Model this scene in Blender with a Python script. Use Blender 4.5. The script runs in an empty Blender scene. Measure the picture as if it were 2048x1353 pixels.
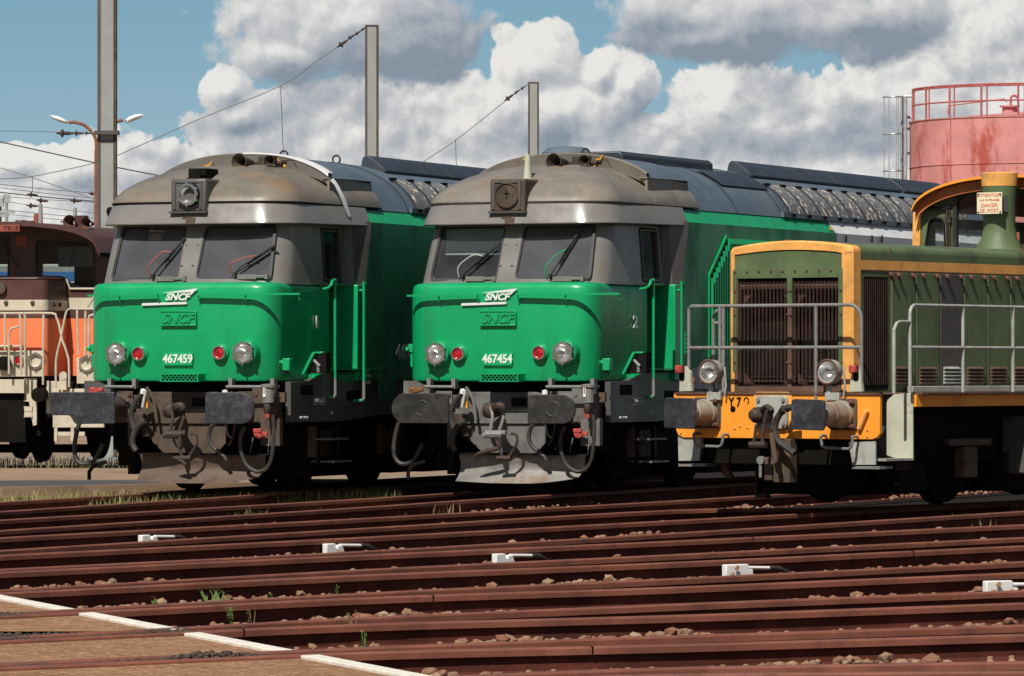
import bpy, bmesh, math, random
from mathutils import Vector, Matrix
S = bpy.context.scene
C = S.collection
R = math.radians
random.seed(7)
# ---------------------------------------------------------------- camera
ZC = 1.56          # eye height above the rail tops
F = 9600.0         # focal length in pixels of the 2048 px wide photograph
cd = bpy.data.cameras.new("camera"); cam = bpy.data.objects.new("camera", cd); C.objects.link(cam)
cam.location = (0, 0, ZC); cam.rotation_euler = (R(90), 0, 0)
cd.sensor_width = 36; cd.lens = 36 * F / 2048; cd.shift_y = 63.5 / 2048
cd.clip_start = 1; cd.clip_end = 9000
S.camera = cam
S.view_settings.view_transform = 'Standard'; S.view_settings.look = 'None'
S.view_settings.exposure = 0; S.view_settings.gamma = 1
# ---------------------------------------------------------------- sun
AZ, EL = 21.5, 50.0     # sun to the left behind the camera
sv = Vector((-math.sin(R(AZ)) * math.cos(R(EL)), -math.cos(R(AZ)) * math.cos(R(EL)), math.sin(R(EL))))
sl = bpy.data.lights.new("sun", 'SUN'); sl.energy = 5.0; sl.angle = R(0.53); sl.color = (1, .955, .88)
so = bpy.data.objects.new("sun", sl); C.objects.link(so); so.rotation_euler = sv.to_track_quat('Z', 'Y').to_euler(); so.location = (-20, -20, 40)
# ---------------------------------------------------------------- world: blue sky and cumulus clouds by direction
W = bpy.data.worlds.new("World"); S.world = W; W.use_nodes = True
wt = W.node_tree; wt.nodes.clear()
def mk(t, ty, **k):
    n = t.nodes.new(ty)
    for a, b in k.items(): setattr(n, a, b)
    return n
def mth(t, op, a, b=None, c=None, clamp=False):
    n = mk(t, 'ShaderNodeMath', operation=op, use_clamp=clamp)
    for i, v in enumerate((a, b, c)):
        if v is None: continue
        if isinstance(v, (int, float)): n.inputs[i].default_value = v
        else: t.links.new(v, n.inputs[i])
    return n.outputs[0]
def vmth(t, op, a, b=None):
    n = mk(t, 'ShaderNodeVectorMath', operation=op)
    for i, v in enumerate((a, b)):
        if v is None: continue
        if isinstance(v, (tuple, list)): n.inputs[i].default_value = v
        else: t.links.new(v, n.inputs[i])
    return n.outputs['Value'] if op == 'LENGTH' else n.outputs[0]
def sstep(t, v, a, b, lo=0., hi=1.):
    n = mk(t, 'ShaderNodeMapRange', interpolation_type='SMOOTHSTEP')
    t.links.new(v, n.inputs[0])
    for i, x in enumerate((a, b, lo, hi)): n.inputs[i + 1].default_value = x
    return n.outputs[0]
def mixc(t, f, a, b):
    n = mk(t, 'ShaderNodeMix', data_type='RGBA')
    for s, v in ((0, f), (6, a), (7, b)):
        if isinstance(v, (tuple, list)): n.inputs[s].default_value = (*v, 1) if len(v) == 3 else v
        elif isinstance(v, (int, float)): n.inputs[s].default_value = v
        else: t.links.new(v, n.inputs[s])
    return n.outputs[2]
def blobfield(g, P, blobs):
    cur = None
    for (cx, cy, rx, ry) in blobs:
        d = vmth(g, 'SUBTRACT', P, (cx / 1000, cy / 1000, 0))
        d = vmth(g, 'MULTIPLY', d, (1000 / rx, 1000 / ry, 0))
        h = mth(g, 'SUBTRACT', 1.0, vmth(g, 'LENGTH', d))
        cur = h if cur is None else mth(g, 'SMOOTH_MAX', cur, h, .12)
    return cur
def field_group(name, blobs, namp, vamp, warp):
    g = bpy.data.node_groups.new(name, 'ShaderNodeTree')
    g.interface.new_socket('P', in_out='INPUT', socket_type='NodeSocketVector')
    g.interface.new_socket('H', in_out='OUTPUT', socket_type='NodeSocketFloat')
    gi = mk(g, 'NodeGroupInput'); go = mk(g, 'NodeGroupOutput'); P = gi.outputs[0]
    nw = mk(g, 'ShaderNodeTexNoise', noise_dimensions='2D'); nw.inputs['Scale'].default_value = 5; nw.inputs['Detail'].default_value = 4
    g.links.new(P, nw.inputs['Vector'])
    wv = vmth(g, 'MULTIPLY', vmth(g, 'SUBTRACT', nw.outputs['Color'], (.5, .5, .5)), (warp, warp * .7, 0))
    Pw = vmth(g, 'ADD', P, wv)
    H = blobfield(g, Pw, blobs)
    n = mk(g, 'ShaderNodeTexNoise', noise_dimensions='2D'); n.inputs['Scale'].default_value = 7; n.inputs['Detail'].default_value = 10; n.inputs['Roughness'].default_value = .62
    g.links.new(Pw, n.inputs['Vector'])
    v = mk(g, 'ShaderNodeTexVoronoi', feature='F1', voronoi_dimensions='2D'); v.inputs['Scale'].default_value = 13; v.inputs['Detail'].default_value = 3.5; v.inputs['Roughness'].default_value = .55
    v.normalize = True
    g.links.new(Pw, v.inputs['Vector'])
    H = mth(g, 'ADD', H, mth(g, 'MULTIPLY', mth(g, 'SUBTRACT', n.outputs['Fac'], .5), namp))
    H = mth(g, 'ADD', H, mth(g, 'MULTIPLY', mth(g, 'SUBTRACT', .35, v.outputs['Distance']), vamp))
    g.links.new(H, go.inputs[0])
    return g
sky = mk(wt, 'ShaderNodeTexSky', sky_type='NISHITA', sun_disc=False); sky.sun_elevation = R(EL); sky.sun_rotation = R(180 + AZ); sky.air_density = 1.0; sky.dust_density = .6; sky.ozone_density = 1.2
wtc = mk(wt, 'ShaderNodeTexCoord')
hn = mk(wt, 'ShaderNodeTexNoise'); hn.inputs['Scale'].default_value = 3.2; hn.inputs['Detail'].default_value = 4; wt.links.new(wtc.outputs['Generated'], hn.inputs['Vector'])
wcol = mixc(wt, sstep(wt, hn.outputs['Fac'], .5, .66), sky.outputs[0], (8, 8.2, 8.6))
bg = mk(wt, 'ShaderNodeBackground'); bg.inputs['Strength'].default_value = .046
wt.links.new(wcol, bg.inputs[0]); wo = mk(wt, 'ShaderNodeOutputWorld'); wt.links.new(bg.outputs[0], wo.inputs[0])
try:
    W.cycles.sampling_method = 'MANUAL'; W.cycles.sample_map_resolution = 256
except Exception: pass
# the sky's backdrop: part of a great cylinder six kilometres off, cumulus clouds by direction
sm = bpy.data.materials.new('sky_with_cumulus'); sm.use_nodes = True; wt = sm.node_tree; wt.nodes.clear()
tc = mk(wt, 'ShaderNodeTexCoord'); sx = mk(wt, 'ShaderNodeSeparateXYZ'); wt.links.new(tc.outputs['Object'], sx.inputs[0])
ay = sx.outputs[1]
kx = mth(wt, 'MULTIPLY_ADD', mth(wt, 'DIVIDE', sx.outputs[0], ay), F / 1000, 1.024)
kz = mth(wt, 'MULTIPLY_ADD', mth(wt, 'DIVIDE', sx.outputs[2], ay), -F / 1000, .740)
cp = mk(wt, 'ShaderNodeCombineXYZ'); wt.links.new(kx, cp.inputs[0]); wt.links.new(kz, cp.inputs[1])
P = cp.outputs[0]
near = [(690, 50, 285, 125), (560, 110, 140, 60), (820, 90, 150, 100),
        (1540, 20, 370, 120), (1400, 70, 190, 60), (1700, 40, 250, 100)]
far = [(1965, 60, 190, 170), (2060, 220, 200, 160), (1075, 130, 105, 80), (1120, 220, 150, 95), (1260, 170, 75, 75), (960, 250, 280, 110),
       (720, 270, 290, 120), (455, 175, 55, 50), (560, 290, 190, 90), (500, 230, 90, 60), (1440, 210, 130, 105), (1330, 290, 130, 90), (1190, 150, 70, 60), (1620, 250, 260, 110),
       (1800, 190, 190, 110), (1700, 400, 900, 190), (900, 400, 900, 160), (130, 350, 220, 75), (300, 340, 200, 70), (90, 440, 500, 130), (20, 330, 110, 50)]
gn = field_group('cloud_near', near, 1.05, .5, .07)
gf = field_group('cloud_far', far, 1.05, .75, .045)
def use(g, vec):
    n = mk(wt, 'ShaderNodeGroup'); n.node_tree = g; wt.links.new(vec, n.inputs[0]); return n.outputs[0]
Pl = vmth(wt, 'ADD', P, (-.014, -.020, 0))
def cloud(g, e0, e1, k1, base):
    h = use(g, P); d1 = mth(wt, 'SUBTRACT', h, use(g, Pl))
    lit = mth(wt, 'ADD', mth(wt, 'MULTIPLY', d1, k1), base)
    return sstep(wt, h, e0, e1), lit
an, ln = cloud(gn, -.02, .30, .85, .68)
af, lf = cloud(gf, -.01, .11, .95, .80)
wn = mk(wt, 'ShaderNodeTexNoise', noise_dimensions='2D'); wn.inputs['Scale'].default_value = 6; wn.inputs['Detail'].default_value = 5; wt.links.new(P, wn.inputs['Vector'])
Pd = vmth(wt, 'ADD', P, vmth(wt, 'MULTIPLY', vmth(wt, 'SUBTRACT', wn.outputs['Color'], (.5, .5, .5)), (.22, .14, 0)))
dark_n = blobfield(wt, Pd, [(880, 120, 150, 110), (620, 180, 250, 60), (760, 150, 170, 80), (1560, 115, 360, 70), (1350, 100, 180, 50), (1800, 80, 130, 70)])
ln = mth(wt, 'SUBTRACT', ln, sstep(wt, dark_n, -.5, .9, 0, .62))
dark_f = blobfield(wt, Pd, [(640, 205, 190, 60), (560, 250, 160, 55), (1440, 300, 180, 45), (1090, 270, 90, 50), (1540, 200, 50, 60), (1730, 275, 130, 50), (1270, 250, 70, 60), (180, 400, 90, 40), (330, 330, 60, 30)])
lf = mth(wt, 'SUBTRACT', lf, sstep(wt, dark_f, -.6, .9, 0, .5))
def ramp(v):
    r = mk(wt, 'ShaderNodeValToRGB'); wt.links.new(v, r.inputs[0])
    e = r.color_ramp.elements; e[0].position = .0; e[0].color = (.24, .29, .355, 1); e[1].position = 1; e[1].color = (.80, .79, .765, 1)
    for p, c in ((.32, (.37, .41, .46)), (.62, (.52, .53, .55))):
        x = e.new(p); x.color = (*c, 1)
    return r.outputs[0]
skyb = mixc(wt, sstep(wt, kz, -.1, .60), (.20, .38, .50), (.36, .52, .60))
K = 1.0
col = mixc(wt, af, skyb, ramp(lf)); col = mixc(wt, an, col, ramp(ln))
em = mk(wt, 'ShaderNodeEmission'); wt.links.new(col, em.inputs[0])
tr = mk(wt, 'ShaderNodeBsdfTransparent'); mx = mk(wt, 'ShaderNodeMixShader')
wt.links.new(sstep(wt, kz, -1.6, -.4), mx.inputs[0]); wt.links.new(tr.outputs[0], mx.inputs[1]); wt.links.new(em.outputs[0], mx.inputs[2])
mo = mk(wt, 'ShaderNodeOutputMaterial'); wt.links.new(mx.outputs[0], mo.inputs[0])
vs = []; fs = []; n = 24
for k in range(n + 1):
    t = R(-40 + 80 * k / n)
    vs += [(6000 * math.sin(t), 6000 * math.cos(t), -300), (6000 * math.sin(t), 6000 * math.cos(t), 1700)]
for k in range(n): fs.append((2 * k, 2 * k + 1, 2 * k + 3, 2 * k + 2))
me = bpy.data.meshes.new('sky'); me.from_pydata(vs, [], fs); me.materials.append(sm)
for p in me.polygons: p.use_smooth = True
ob = bpy.data.objects.new('sky', me); C.objects.link(ob); ob['kind'] = 'structure'; ob.location = (0, 0, ZC)
sm.cycles.emission_sampling = 'NONE'
# ---------------------------------------------------------------- materials
def mat(name, c, rough=.6, metal=0., var=.25, vs=3., dirt=None, da=0., ds=2., streak=1., bump=.0, bs=40., coat=0., grit=0., dlo=.5, dhi=.7):
    m = bpy.data.materials.new(name); m.use_nodes = True; t = m.node_tree; b = t.nodes['Principled BSDF']
    tc = mk(t, 'ShaderNodeTexCoord'); o = tc.outputs['Object']
    def nz(scale, det, vec, rgh=.6):
        n = mk(t, 'ShaderNodeTexNoise'); n.inputs['Scale'].default_value = scale; n.inputs['Detail'].default_value = det; n.inputs['Roughness'].default_value = rgh
        t.links.new(vec, n.inputs['Vector']); return n.outputs['Fac']
    n1 = nz(vs, 5, o)
    lo = tuple(x * (1 - var) for x in c); hi = tuple(min(1, x * (1 + var)) for x in c)
    col = mixc(t, sstep(t, n1, .3, .7), lo, hi)
    if grit: col = mixc(t, sstep(t, nz(90, 2, o), .35, .65, 0, grit), col, tuple(x * .35 for x in c))
    rv = sstep(t, n1, .3, .7, max(.02, rough - .08), min(1, rough + .08))
    if dirt:
        v = vmth(t, 'MULTIPLY', o, (1, 1, 1 / streak))
        k = sstep(t, nz(ds, 7, v, .65), dlo, dhi, 0, da)
        col = mixc(t, k, col, dirt)
        rv = mth(t, 'ADD', rv, mth(t, 'MULTIPLY', k, .25))
    t.links.new(col, b.inputs['Base Color']); t.links.new(rv, b.inputs['Roughness'])
    b.inputs['Metallic'].default_value = metal; b.inputs['Coat Weight'].default_value = coat
    b.inputs['Coat Roughness'].default_value = .12
    if bump:
        bp = mk(t, 'ShaderNodeBump'); bp.inputs['Strength'].default_value = bump; bp.inputs['Distance'].default_value = .02
        t.links.new(nz(bs, 6, o), bp.inputs['Height']); t.links.new(bp.outputs[0], b.inputs['Normal'])
    return m
M = {}
M['web'] = mat('dark_rust_rail_web', (.105, .033, .023), .85, var=.3, vs=1.7, dirt=(.06, .024, .018), da=.7, ds=5, bump=.15, bs=60)
M['green'] = mat('green_paint', (.005, .335, .118), .30, var=.07, vs=1.2, dirt=(.015, .16, .06), da=.6, ds=2.8, streak=7, coat=.12, bump=.02, bs=2.6, dlo=.5, dhi=.75)
M['green2'] = mat('green_side_paint', (.005, .31, .105), .38, var=.12, vs=1.2, dirt=(.02, .05, .03), da=.8, ds=1.1, streak=2.2, dlo=.42, dhi=.7)
M['grey_cab'] = mat('grey_cab_paint', (.19, .18, .165), .27, var=.08, vs=2, dirt=(.17, .13, .09), da=.4, ds=1.6, streak=1.2, bump=.01, bs=3)
M['grey_brown'] = mat('weathered_grey_roof_paint', (.175, .152, .12), .42, var=.14, vs=2.2, dirt=(.23, .14, .07), da=.75, ds=1.5, streak=.8, bump=.03, bs=9)
M['grey_tan'] = mat('dusty_grey_roof_paint', (.20, .178, .148), .42, var=.14, vs=2.2, dirt=(.17, .10, .065), da=.7, ds=2.4, streak=1.1, bump=.03, bs=9)
M['slate'] = mat('slate_blue_roof_paint', (.095, .128, .16), .42, var=.18, vs=1.3, dirt=(.12, .125, .12), da=.6, ds=1.1, streak=2.5, bump=.02, bs=5)
M['slate_dk'] = mat('dark_slate_paint', (.03, .04, .055), .5, var=.2, dirt=(.07, .06, .055), da=.4)
M['skirt'] = mat('dark_grey_skirt_paint', (.095, .09, .085), .4, var=.12, vs=1.5, dirt=(.06, .045, .035), da=.5, ds=3, streak=3)
M['white'] = mat('white_paint', (.74, .73, .72), .45, var=.05, dirt=(.30, .20, .15), da=.45, ds=2.2, streak=7, dlo=.55, dhi=.72)
M['white_clean'] = mat('white_lettering_paint', (.72, .74, .70), .5, var=.06)
M['grey_let'] = mat('pale_grey_lettering', (.62, .66, .64), .5, var=.1)
M['brownfr'] = mat('brown_dusty_underframe', (.085, .058, .04), .8, var=.3, vs=4, dirt=(.03, .022, .018), da=.8, ds=3, bump=.15)
M['greyfr'] = mat('grey_underframe', (.135, .133, .125), .6, var=.25, vs=4, dirt=(.09, .05, .03), da=.85, ds=3, streak=1.5, bump=.08)
M['plow_b'] = mat('brown_dusty_plough_steel', (.105, .07, .05), .7, var=.25, vs=2.5, dirt=(.04, .028, .022), da=.6, ds=2.6, bump=.1)
M['plow_g'] = mat('scuffed_grey_plough_steel', (.22, .21, .19), .5, var=.3, vs=2.5, dirt=(.17, .08, .04), da=.8, ds=2.2, bump=.08)
M['black'] = mat('black_rubber', (.028, .027, .026), .5, var=.3)
M['tape'] = mat('black_sheet_wrap', (.032, .033, .038), .33, var=.3, vs=6, bump=.7, bs=9, dirt=(.10, .10, .11), da=.5, ds=9)
M['plate'] = mat('worn_black_buffer_steel', (.022, .021, .02), .5, var=.3, vs=7, dirt=(.05, .046, .042), da=.6, ds=6, bump=.1)
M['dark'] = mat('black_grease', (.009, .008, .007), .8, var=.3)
M['void'] = mat('dark_cab_interior', (.03, .026, .022), .8, var=.2)
M['seatred'] = mat('red_curtain_cloth', (.55, .04, .015), .7, var=.2)
M['seatbr'] = mat('brown_cloth', (.20, .075, .025), .7, var=.2)
M['blind'] = mat('pale_blind_cloth', (.62, .70, .70), .6, var=.05)
M['steel'] = mat('bright_chromed_steel', (.62, .62, .60), .22, 1., var=.1)
M['refl'] = mat('silvered_lamp_reflector', (.85, .84, .80), .18, .9, var=.15, vs=14, bump=.2, bs=14)
M['redlens'] = mat('red_lamp_lens', (.45, .012, .02), .12, .2, var=.5, vs=14, bump=.3, bs=18, coat=.6)
M['hose'] = mat('rubber_hose', (.032, .028, .025), .55, var=.3, dirt=(.09, .07, .055), da=.5, ds=9)
M['whosed'] = mat('pale_hose', (.45, .43, .40), .55, var=.2)
M['iron'] = mat('rusty_brown_iron', (.045, .028, .021), .7, var=.4, vs=14, bump=.2)
M['ironr'] = mat('red_rust_iron', (.12, .05, .032), .75, var=.35, vs=14, bump=.2)
M['gpipe'] = mat('grey_painted_pipe', (.20, .20, .19), .5, var=.2, vs=8, dirt=(.12, .05, .03), da=.6, ds=8)
M['redv'] = mat('red_valve_paint', (.42, .06, .045), .6, var=.3, vs=20)
M['yel'] = mat('yellow_paint', (.72, .36, .03), .6, var=.15)
M['rust'] = mat('rusty_rail_steel', (.225, .073, .042), .75, var=.25, vs=1.7, dirt=(.11, .038, .026), da=.6, ds=5, bump=.12, bs=60, grit=.25)
M['railtop'] = mat('dull_rail_head_steel', (.19, .085, .06), .45, .3, var=.25, vs=2.5, dirt=(.24, .08, .045), da=.6, ds=3)
M['sg'] = mat('faded_olive_green_paint', (.095, .135, .058), .55, var=.18, vs=2.2, dirt=(.05, .052, .028), da=.75, ds=2.6, streak=2.6, bump=.02, bs=8)
M['sgp'] = mat('grey_primer', (.07, .065, .06), .6, var=.2, vs=3)
M['orange'] = mat('faded_orange_paint', (.90, .33, .028), .5, var=.05, vs=2.5, dirt=(.36, .105, .025), da=.5, ds=2.4, streak=2, bump=.02, dlo=.55, dhi=.75)
M['oranged'] = mat('chalky_orange_paint', (.80, .38, .09), .6, var=.12, vs=5, dirt=(.42, .20, .08), da=.6, ds=6, bump=.03)
M['rustm'] = mat('rusty_brown_mesh', (.06, .026, .018), .8, var=.35, vs=5)
M['rustm2'] = mat('brown_grille_wire', (.062, .030, .022), .8, var=.35, vs=5)
M['rustf'] = mat('rust_stained_frame_paint', (.115, .060, .042), .7, var=.3, vs=5)
M['cream'] = mat('pale_green_grey_paint', (.46, .47, .36), .55, var=.12, vs=3, dirt=(.20, .15, .10), da=.5, ds=5, bump=.02, dlo=.58, dhi=.68)
M['lgrey'] = mat('light_grey_paint', (.36, .37, .33), .5, var=.15, vs=4, dirt=(.18, .09, .06), da=.5, ds=6)
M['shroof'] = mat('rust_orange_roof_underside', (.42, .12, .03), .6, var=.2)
M['obody'] = mat('orange_pink_body_paint', (.83, .20, .075), .45, var=.06, vs=1.5, dirt=(.5, .12, .05), da=.3, streak=3)
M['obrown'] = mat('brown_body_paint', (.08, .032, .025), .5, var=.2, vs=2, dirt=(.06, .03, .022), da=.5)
M['ocream'] = mat('cream_stripe_paint', (.56, .50, .38), .5, var=.08, dirt=(.3, .2, .12), da=.3, ds=4)
M['ocrail'] = mat('cream_rail_paint', (.50, .44, .33), .5, var=.15, vs=8)
M['concrete'] = mat('mast_concrete', (.30, .31, .285), .8, var=.1, vs=1.4, dirt=(.20, .16, .14), da=.4, ds=1.5, streak=6)
M['mastedge'] = mat('purple_brown_mast_flange', (.10, .075, .075), .8, var=.2, vs=2)
M['galv'] = mat('galvanised_steel', (.42, .44, .45), .45, .4, var=.12)
M['pink'] = mat('faded_red_tank_paint', (.58, .235, .215), .75, var=.14, vs=.7, dirt=(.36, .055, .035), da=.85, ds=1.0, streak=2.6, dlo=.50, dhi=.66)
M['pinkr'] = mat('faded_red_rail_paint', (.42, .11, .10), .7, var=.2, vs=3)
M['asph'] = mat('brown_crossing_tarmac', (.37, .20, .11), .9, var=.18, vs=3, dirt=(.52, .32, .19), da=1., ds=24, bump=.8, bs=70, grit=.6, dlo=.52, dhi=.62)
M['wkerb'] = mat('whitewashed_edge_board', (.74, .70, .60), .8, var=.08, vs=6, dirt=(.42, .34, .25), da=.5, ds=9, bump=.2, bs=30)
M['dirt'] = mat('dark_ballast_dirt', (.075, .05, .036), .95, var=.5, vs=25, bump=.8, bs=60)
M['yard'] = mat('pale_brown_yard_concrete', (.30, .205, .14), .9, var=.12, vs=.5, dirt=(.16, .11, .08), da=.6, ds=.35, bump=.2, bs=20)
M['tar'] = mat('grey_tarmac_strip', (.085, .08, .085), .9, var=.15, vs=2, bump=.4)
M['bed'] = mat('rust_dusted_ballast_bed', (.075, .04, .028), .95, var=.4, vs=18, bump=1., bs=30)
M['soil'] = mat('pale_brown_soil', (.26, .20, .145), .95, var=.3, vs=1.5, bump=.6, bs=6)
M['pwhite'] = mat('chipped_white_clamp_paint', (.80, .78, .74), .5, var=.04, vs=20, dirt=(.35, .15, .08), da=.5, ds=22, dlo=.6, dhi=.68)
M['bolt'] = mat('pale_rusty_bolt_steel', (.42, .25, .14), .7, var=.3, vs=30)
M['blue'] = mat('blue_coach_paint', (.03, .13, .33), .4, var=.08)
M['bluegrey'] = mat('grey_green_coach_paint', (.24, .27, .25), .4, var=.1)
M['lampw'] = mat('white_lamp_hood', (.78, .78, .76), .35, var=.04)
M['lamppole'] = mat('rusty_lamp_column_paint', (.22, .085, .045), .7, var=.2, vs=5)
M['wire'] = mat('weathered_wire', (.11, .15, .12), .6, var=.2)
M['wiredk'] = mat('dark_cable', (.035, .03, .035), .6, var=.2)
M['sign'] = mat('cream_enamel_sign', (.78, .70, .50), .4, var=.06, vs=8)
M['signred'] = mat('faded_red_print', (.62, .12, .07), .6, var=.15, vs=20)
M['tele'] = mat('brown_red_sign_paint', (.26, .055, .03), .6, var=.15)
M['poster'] = mat('lilac_grey_board', (.36, .36, .40), .6, var=.06)
def var_mat(name, cols, rough=.9, bump=0., bs=50., vscale=None):
    """colour picked stone by stone / blade by blade from the position of its own island"""
    m = bpy.data.materials.new(name); m.use_nodes = True; t = m.node_tree; b = t.nodes['Principled BSDF']
    g = mk(t, 'ShaderNodeNewGeometry'); r = mk(t, 'ShaderNodeValToRGB'); t.links.new(g.outputs['Random Per Island'], r.inputs[0])
    e = r.color_ramp.elements; e[0].position = 0; e[0].color = (*cols[0], 1); e[1].position = 1; e[1].color = (*cols[-1], 1)
    for i, c in enumerate(cols[1:-1]):
        x = e.new((i + 1) / (len(cols) - 1)); x.color = (*c, 1)
    t.links.new(r.outputs[0], b.inputs['Base Color']); b.inputs['Roughness'].default_value = rough
    if bump:
        bp = mk(t, 'ShaderNodeBump'); bp.inputs['Strength'].default_value = bump; bp.inputs['Distance'].default_value = .01
        n = mk(t, 'ShaderNodeTexNoise'); n.inputs['Scale'].default_value = bs; t.links.new(n.outputs[0], bp.inputs['Height']); t.links.new(bp.outputs[0], b.inputs['Normal'])
    return m
M['stone'] = var_mat('ballast_stone', [(.17, .075, .04), (.24, .11, .06), (.30, .17, .10), (.20, .07, .038), (.36, .24, .15), (.23, .14, .09)], bump=.6)
M['grassm'] = var_mat('grass_blades', [(.10, .13, .025), (.17, .19, .04), (.28, .25, .09), (.36, .29, .14), (.30, .22, .12), (.15, .16, .04)], .7)
M['oily_shade'] = mat('oil_and_shade_black_ballast', (.018, .014, .012), .95, var=.5, vs=8, bump=1., bs=20)  # near-black colour holds the shade under the locomotives as well as oil
M['weedm'] = var_mat('weed_leaves', [(.09, .17, .03), (.15, .24, .05), (.10, .15, .05)], .6)
M['stem'] = mat('dry_reddish_stem', (.22, .13, .06), .8)
def glass_mat(name, tr, dust, rough=.03):
    m = bpy.data.materials.new(name); m.use_nodes = True; t = m.node_tree; b = t.nodes['Principled BSDF']
    b.inputs['Base Color'].default_value = (*dust, 1); b.inputs['Roughness'].default_value = rough
    tb = mk(t, 'ShaderNodeBsdfTransparent'); tb.inputs[0].default_value = (.75, .80, .80, 1); x = mk(t, 'ShaderNodeMixShader')
    n = mk(t, 'ShaderNodeTexNoise'); n.inputs['Scale'].default_value = 2.5; tc = mk(t, 'ShaderNodeTexCoord'); t.links.new(tc.outputs['Object'], n.inputs['Vector'])
    t.links.new(sstep(t, n.outputs['Fac'], .3, .7, 1 - tr - .08, 1 - tr + .08), x.inputs[0]); t.links.new(tb.outputs[0], x.inputs[1]); t.links.new(b.outputs[0], x.inputs[2])
    t.links.new(x.outputs[0], t.nodes['Material Output'].inputs[0]); return m
M['glass'] = glass_mat('dusty_windscreen_glass', .34, (.115, .118, .128), .06)
M['glass3'] = glass_mat('cleaner_windscreen_glass', .66, (.10, .10, .105))
M['glass2'] = glass_mat('clear_cab_glass', .78, (.05, .055, .055))
# flaky louvre paint: chips of pale primer in dark slate
M['flake'] = mat('flaking_louvre_paint', (.060, .062, .066), .6, var=.25, vs=5, dirt=(.50, .43, .35), da=.9, ds=13, streak=2.2, dlo=.585, dhi=.60)
for q in ('dark', 'oily_shade', 'soil', 'bed', 'web', 'void', 'tar', 'yard', 'asph'): M[q].node_tree.nodes['Principled BSDF'].inputs['Specular IOR Level'].default_value = .08
# ---------------------------------------------------------------- mesh helpers
def V(*a): return Vector(a)
class MB:
    def __init__(s): s.v = []; s.f = []; s.m = []; s.k = 0
    def add(s, vs, fs):
        n = len(s.v); s.v += [tuple(x) for x in vs]; s.f += [tuple(i + n for i in f) for f in fs]; s.m += [s.k] * len(fs); return s
    def box(s, c, d, rot=None):
        x, y, z = (q / 2 for q in d); vs = [Vector((a * x, b * y, e * z)) for a in (-1, 1) for b in (-1, 1) for e in (-1, 1)]
        if rot is not None: vs = [rot @ q for q in vs]
        c = Vector(c); return s.add([q + c for q in vs], [(0, 1, 3, 2), (4, 6, 7, 5), (0, 4, 5, 1), (2, 3, 7, 6), (0, 2, 6, 4), (1, 5, 7, 3)])
    def box2(s, a, b): return s.box([(p + q) / 2 for p, q in zip(a, b)], [abs(q - p) for p, q in zip(a, b)])
    def tube(s, pts, r, n=8, cap=True):
        pts = [Vector(p) for p in pts]; rs = r if isinstance(r, (list, tuple)) else [r] * len(pts); rings = []
        prev = None
        for i, p in enumerate(pts):
            d = (pts[min(i + 1, len(pts) - 1)] - pts[max(i - 1, 0)]).normalized()
            if prev is None: x = d.orthogonal().normalized()
            else: x = (prev - d * prev.dot(d)).normalized()
            prev = x; y = d.cross(x)
            rings.append([p + rs[i] * (math.cos(2 * math.pi * k / n) * x + math.sin(2 * math.pi * k / n) * y) for k in range(n)])
        return s.loft(rings, True, cap)
    def loft(s, rings, closed=False, cap=False):
        n = len(rings[0]); vs = [p for r in rings for p in r]; fs = []
        for i in range(len(rings) - 1):
            for k in range(n if closed else n - 1):
                a = i * n + k; b = i * n + (k + 1) % n; fs.append((a, b, b + n, a + n))
        if cap: fs += [tuple(range(n))[::-1], tuple((len(rings) - 1) * n + k for k in range(n))]
        return s.add(vs, fs)
    def lathe(s, o, ax, prof, n=24, cap=False):
        """prof: (distance along ax, radius)"""
        o = Vector(o); ax = Vector(ax).normalized(); x = ax.orthogonal().normalized(); y = ax.cross(x)
        return s.loft([[o + ax * d + r * (math.cos(2 * math.pi * k / n) * x + math.sin(2 * math.pi * k / n) * y) for k in range(n)] for d, r in prof], True, cap)
    def prism(s, poly, fn, a, b):
        """poly of 2-D points, fn(p, d) -> 3-D, extruded from d=a to d=b"""
        return s.loft([[fn(p, a) for p in poly], [fn(p, b) for p in poly]], True, True)
    def front(s, poly, v0, v1): return s.prism(poly, lambda p, d: (p[0], d, p[1]), v0, v1)
    def side(s, poly, u0, u1): return s.prism(poly, lambda p, d: (d, p[0], p[1]), u0, u1)
    def flat(s, poly, z0, z1): return s.prism(poly, lambda p, d: (p[0], p[1], d), z0, z1)
    def build(s, name, mt, parent=None, smooth=35, bev=0., loc=None):
        me = bpy.data.meshes.new(name); me.from_pydata(s.v, [], s.f); me.update()
        bm = bmesh.new(); bm.from_mesh(me); bmesh.ops.recalc_face_normals(bm, faces=bm.faces); bm.to_mesh(me); bm.free()
        for m in (mt if isinstance(mt, list) else [mt]): me.materials.append(m if not isinstance(m, str) else M[m])
        if max(s.m or [0]):
            for p, k in zip(me.polygons, s.m): p.material_index = k
        if smooth:
            for p in me.polygons: p.use_smooth = True
            me.set_sharp_from_angle(angle=R(smooth))
        o = bpy.data.objects.new(name, me); C.objects.link(o)
        if parent is not None: o.parent = parent
        if loc is not None: o.location = loc
        if bev:
            b = o.modifiers.new('bevel', 'BEVEL'); b.width = bev; b.segments = 2; b.limit_method = 'ANGLE'; b.angle_limit = R(40); b.harden_normals = False
        return o
def smooth(pts, k=6):
    pts = [Vector(p) for p in pts]; out = []
    for i in range(len(pts) - 1):
        p0 = pts[max(i - 1, 0)]; p1 = pts[i]; p2 = pts[i + 1]; p3 = pts[min(i + 2, len(pts) - 1)]
        for j in range(k):
            t = j / k
            out.append(.5 * ((2 * p1) + (p2 - p0) * t + (2 * p0 - 5 * p1 + 4 * p2 - p3) * t * t + (3 * p1 - p0 - 3 * p2 + p3) * t ** 3))
    return out + [pts[-1]]
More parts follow.
